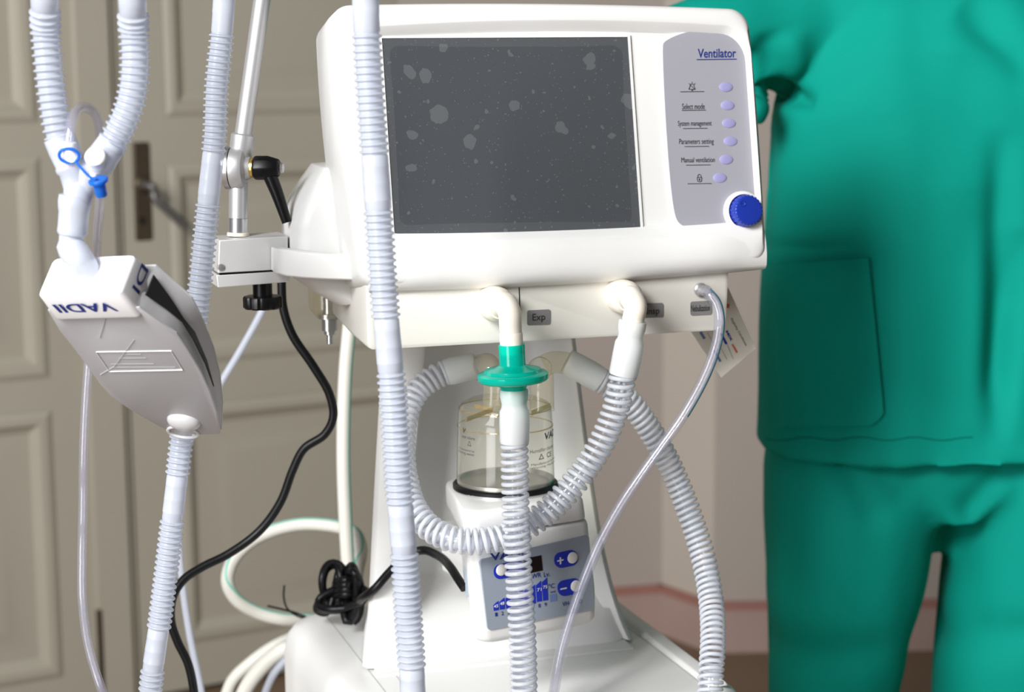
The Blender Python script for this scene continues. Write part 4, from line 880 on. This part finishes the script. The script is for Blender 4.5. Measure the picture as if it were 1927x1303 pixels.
# one continuous body
def skin_body():
    vs = []; es = []; rs = []
    def add(p, r, par=None):
        vs.append(tuple(p)); rs.append(r); i = len(vs) - 1
        if par is not None: es.append((par, i))
        return i
    pel = add((PX, PY, 1.0), (.10, .085)); sp = add((PX, PY, 1.10), (.135, .10), pel); ch = add((PX, PY, 1.27), (.15, .105), sp); up = add((PX, PY + .005, 1.41), (.11, .08), ch)
    nk = add((PX, PY, 1.49), (.055, .055), up); hd = add((PX, PY - .015, 1.56), (.062, .07), nk); h2_i = add((PX, PY - .02, 1.64), (.078, .095), hd); h3_i = add((PX, PY - .012, 1.71), (.07, .085), h2_i); add((PX, PY - .005, 1.745), (.035, .045), h3_i)
    for s_, S, E, H in ((-1, SHL, ELL, HNL), (1, SHR, ELR, HNR)):
        a = add(S, (.055, .055), up); b_ = add(S.lerp(E, .5), (.046, .046), a); c = add(E, (.038, .038), b_); d = add(E.lerp(H, .45), (.036, .036), c); e = add(H, (.024, .028), d)
        dr = (H - E).normalized(); pm = add(H + dr * .045, (.022, .036), e); 
        side = dr.cross(V((0, -1, .3))).normalized() * s_
        for k, ln in enumerate((.068, .078, .072, .055)):
            o_ = side * ((k - 1.5) * .019); f1 = add(H + dr * .075 + o_, (.010, .010), pm); f2 = add(H + dr * (.075 + ln * .5) + o_ * 1.1 + V((0, -.004, -.004)), (.0085, .0085), f1); add(H + dr * (.075 + ln * .9) + o_ * 1.1 + V((0, -.012, -.014)), (.0075, .0075), f2)
        t1 = add(H + dr * .03 - side * .035, (.011, .011), e); add(H + dr * .065 - side * .05, (.009, .009), t1)
    for s_, hx_, kx, fx in ((-1, PX - .10, .425, .42), (1, PX + .105, .69, .69)):
        a = add((hx_, PY, .82), (.062, .07), pel); k_ = add((kx, PY - .01, .50), (.058, .062), a); c = add((kx + .0, PY + .015, .32), (.054, .056), k_); an = add((fx, PY + .02, .10), (.035, .04), c); add((fx, PY - .02, .05), (.04, .035), an); 
    me = bpy.data.meshes.new('b'); me.from_pydata(vs, es, []); o = bpy.data.objects.new('b', me); COL.objects.link(o)
    md = o.modifiers.new('s', 'SKIN'); md.use_smooth_shade = True; ly = me.skin_vertices[0]
    for i, r in enumerate(rs): ly.data[i].radius = r
    ly.data[0].use_root = True
    sd = o.modifiers.new('d', 'SUBSURF'); sd.levels = 2; sd.render_levels = 2
    dg = bpy.context.evaluated_depsgraph_get(); m2 = bpy.data.meshes.new_from_object(o.evaluated_get(dg)); bpy.data.objects.remove(o)
    for v in m2.vertices:
        c = v.co   # face: brow, nose, mouth, chin
        if c.z > 1.53 and c.y < PY - .05:
            x, z = c.x - PX, c.z
            c.y -= .020 * math.exp(-(x / .010) ** 2 - ((z - 1.625) / .016) ** 2) + .006 * math.exp(-(x / .03) ** 2 - ((z - 1.675) / .01) ** 2) + .006 * math.exp(-(x / .02) ** 2 - ((z - 1.588) / .007) ** 2) + .008 * math.exp(-(x / .02) ** 2 - ((z - 1.553) / .012) ** 2)
            for ex in (-.032, .032): c.y += .007 * math.exp(-((x - ex) / .014) ** 2 - ((z - 1.655) / .010) ** 2)
        v.co = c - V(per.location)
    m2.shade_smooth(); m2.materials.clear(); m2.materials.append(MAT['skin']); ob = bpy.data.objects.new('body', m2); COL.objects.link(ob); ob.parent = per; return ob
body = skin_body()
for s_ in (-1, 1):
    ey = MB().sphere((PX + s_ * .032, PY - .092, 1.655), .012, 16, 10).build('eye', 'eye_white', body); MB().sphere((PX + s_ * .032, PY - .1005, 1.655), (.0055, .004, .0055), 12, 8).build('iris', 'iris', ey)
    MB().sphere((PX + s_ * .083, PY + .0, 1.645), (.009, .020, .032), 16, 12).build('ear', 'skin', body)
vol = MB(); vol.sphere((PX, PY + .012, 1.685), (.093, .108, .092), 32, 20); 
remesh(vol, 'hair', 'hair', per, .008, 3, lambda c, n: (-.03 if (c.y < PY - .055 and c.z < 1.70) else 0) + .003 * noise.noise(c * 60))
# scrub top
vol = MB()
vol.loops([ell(PX + .004, PY + .0, z, hw, hd) for z, hw, hd in ((.884, .246, .156), (.90, .244, .154), (.96, .242, .148), (1.05, .240, .145), (1.15, .238, .142), (1.25, .234, .140), (1.33, .226, .132), (1.40, .205, .115), (1.445, .165, .095), (1.475, .10, .075), (1.49, .075, .065))])
for S, E, k in ((SHL, ELL, 1.), (SHR, ELR, .62)):
    p = Path([S.lerp(V((PX, PY, 1.41)), .5), S, S.lerp(E, .5 * k), S.lerp(E, 1.0 * k)], .01); vol.tube(p, lambda u: .075 - .01 * min(1, u / .3), 24)
p = Path([ELL.lerp(SHL, .15), ELL.lerp(HNL, .35), ELL.lerp(HNL, .65)], .01); vol.tube(p, .056, 20)
vol.tube(Path([W(1424, 120, 2.37), W(1412, 170, 2.34), W(1410, 205, 2.33), W(1402, 222, 2.33)], .01), lambda u: .036 - .14 * u, 16)
CR = [((1448, 486), (1628, 472), .010, .014), ((1380, 135), (1545, 198), .012, .028), ((1420, 90), (1400, 150), .014, .012), ((1470, 150), (1445, 60), .020, .010), ((1820, 10), (1960, 140), .022, .013), ((1885, 240), (1872, 835), .018, .020), ((1925, 430), (1868, 760), .018, .016), ((1905, 560), (1905, 830), .02, -.008), ((1845, 420), (1838, 830), .02, -.006),
      ((1560, 230), (1640, 520), .05, .008), ((1800, 100), (1800, 350), .05, .006), ((1700, 500), (1700, 850), .06, -.006), ((1480, 260), (1470, 480), .03, .006), ((1490, 60), (1520, 150), .02, -.008)]
CRW = [(W(*a, 2.30), W(*b_, 2.30), w_, d_) for a, b_, w_, d_ in CR]
def fold(c, n):
    h = .007 * noise.noise(V((c.x * 8, c.y * 5, c.z * 2.2))) + .0035 * noise.noise(V((c.x * 22, c.y * 10, c.z * 6)))
    if n.y < .2:
        for a, b_, w_, d_ in CRW:
            ab = V((b_.x - a.x, b_.z - a.z)); ap = V((c.x - a.x, c.z - a.z)); t = max(0, min(1, ap.dot(ab) / ab.length_squared)); dist = (ap - ab * t).length
            h -= d_ * math.exp(-(dist / w_) ** 2) * (1 - abs(2 * t - 1) ** 3)
    return h
top = remesh(vol, 'scrub_top', 'scrub', per, .0065, 8, fold)
# trousers
vol = MB()
def legring(px0, px1, y, hd, cy=PY): 
    a, b_ = W(px0, y, PY), W(px1, y, PY); return ell((a.x + b_.x) / 2, cy, (a.z + b_.z) / 2, (b_.x - a.x) / 2, hd, 40, 2.2)
vol.loops([legring(1445, 1780, 830, .118), legring(1437, 1792, 880, .124), legring(1438, 1778, 960, .122), legring(1440, 1752, 1060, .115), legring(1442, 1725, 1160, .11), legring(1445, 1705, 1240, .105), legring(1448, 1688, 1310, .10), legring(1450, 1680, 1700, .095), legring(1452, 1672, 1990, .09)])
vol.loops([legring(1795, 2140, 830, .118), legring(1784, 2148, 880, .124), legring(1782, 2140, 960, .122), legring(1776, 2125, 1060, .115), legring(1768, 2105, 1160, .11), legring(1762, 2080, 1240, .105), legring(1758, 2060, 1310, .10), legring(1756, 2030, 1700, .095), legring(1756, 2020, 1990, .09)])
vol.loops([ell(PX + .01, PY, z, hw, .12) for z, hw in ((.79, .03), (.815, .07), (.84, .13), (.86, .17), (.90, .215), (.925, .19))])
CR2 = [(W(*a, 2.31), W(*b_, 2.31), w_, d_) for a, b_, w_, d_ in (((1580, 860), (1640, 960), .018, .008), ((1640, 870), (1690, 930), .02, .008), ((1500, 870), (1520, 1100), .03, .006), ((1830, 960), (1900, 880), .02, .012), ((1480, 1250), (1640, 1230), .03, .008), ((1780, 1250), (1930, 1200), .025, .008), ((1810, 1050), (1850, 1180), .03, .006), ((1560, 1010), (1600, 1180), .05, -.005))]
def fold2(c, n):
    h = .007 * noise.noise(V((c.x * 8, c.y * 5, c.z * 3))) + .003 * noise.noise(V((c.x * 20, c.y * 12, c.z * 9)))
    if n.y < .2:
        for a, b_, w_, d_ in CR2:
            ab = V((b_.x - a.x, b_.z - a.z)); ap = V((c.x - a.x, c.z - a.z)); t = max(0, min(1, ap.dot(ab) / ab.length_squared)); h -= d_ * math.exp(-((ap - ab * t).length / w_) ** 2)
    return h
remesh(vol, 'scrub_trousers', 'scrub', per, .0075, 6, fold2)
# patch pocket laid on the cloth of the top
dg = bpy.context.evaluated_depsgraph_get(); bpy.context.view_layer.update()
def oncloth(px, py, off):
    o = CAM - V(per.location); d = ray(px, py).normalized(); ok, loc, nrm, idx = top.ray_cast(o, d)
    if not ok: return None
    return loc + V(per.location) - V((0, 1, 0)) * off
def sheet(name, m, poly, off, th, nx=22, ny=26):
    """a cloth patch that follows the garment: poly is four picture corners"""
    g = []
    for j in range(ny + 1):
        row = []
        for i in range(nx + 1):
            u, v = i / nx, j / ny; a = V(poly[0]).lerp(V(poly[1]), u); b_ = V(poly[3]).lerp(V(poly[2]), u); q = a.lerp(b_, v)
            if u > .86 and v > .94: q.x -= 26 * (u - .86) / .14 * (v - .94) / .06
            pt = oncloth(q.x, q.y, off); row.append(pt)
        g.append(row)
    last = None
    for row in g:
        for i in range(len(row) - 1, -1, -1):
            if row[i] is None: row[i] = last.copy()
            last = row[i]
    b = MB(); n = nx + 1
    b.v = [p for r in g for p in r] + [p + V((0, th, 0)) for r in g for p in r]; N_ = n * (ny + 1)
    for j in range(ny):
        for i in range(nx):
            a = j * n + i; b.f.append((a, a + 1, a + n + 1, a + n)); b.f.append((N_ + a, N_ + a + n, N_ + a + n + 1, N_ + a + 1))
    per_ = [i for i in range(n)] + [j * n + nx for j in range(1, ny + 1)] + [ny * n + i for i in range(nx - 1, -1, -1)] + [j * n for j in range(ny - 1, 0, -1)]
    for a, c in zip(per_, per_[1:] + per_[:1]): b.f.append((a, N_ + a, N_ + c, c))
    return b.build(name, m, top, 50)
sheet('pocket', 'scrub', [(1449, 497), (1632, 484), (1664, 800), (1470, 803)], .006, .004)
for a, c in (((1634, 486), (1661, 772)),):
    ps = [oncloth(a[0] + (c[0] - a[0]) * k / 14, a[1] + (c[1] - a[1]) * k / 14, .0045) for k in range(15)]
    MB().tube(Path(ps, .004), .0012, 6).build('pocket_seam', 'scrub_seam', top)
ps = [oncloth(1440 + 390 * k / 24, 826 + 3 * math.sin(k), .0006) for k in range(25)]; ps = [p for p in ps if p is not None]
MB().tube(Path(ps, .004), .0008, 6).build('hem_stitch', 'scrub_seam', top)
for fx in (.42, .69):
    b = MB(); L = []
    for y, hw, h in ((.09, .032, .05), (.07, .040, .07), (.0, .046, .075), (-.08, .048, .06), (-.14, .045, .045), (-.175, .03, .03), (-.185, .015, .02)):
        L.append([V((fx + hw * math.cos(2 * math.pi * k / 20), PY + y, max(.0, h * .5 + h * .5 * math.sin(2 * math.pi * k / 20)))) for k in range(20)])
    b.loops(L).build('shoe', 'shoe', per)
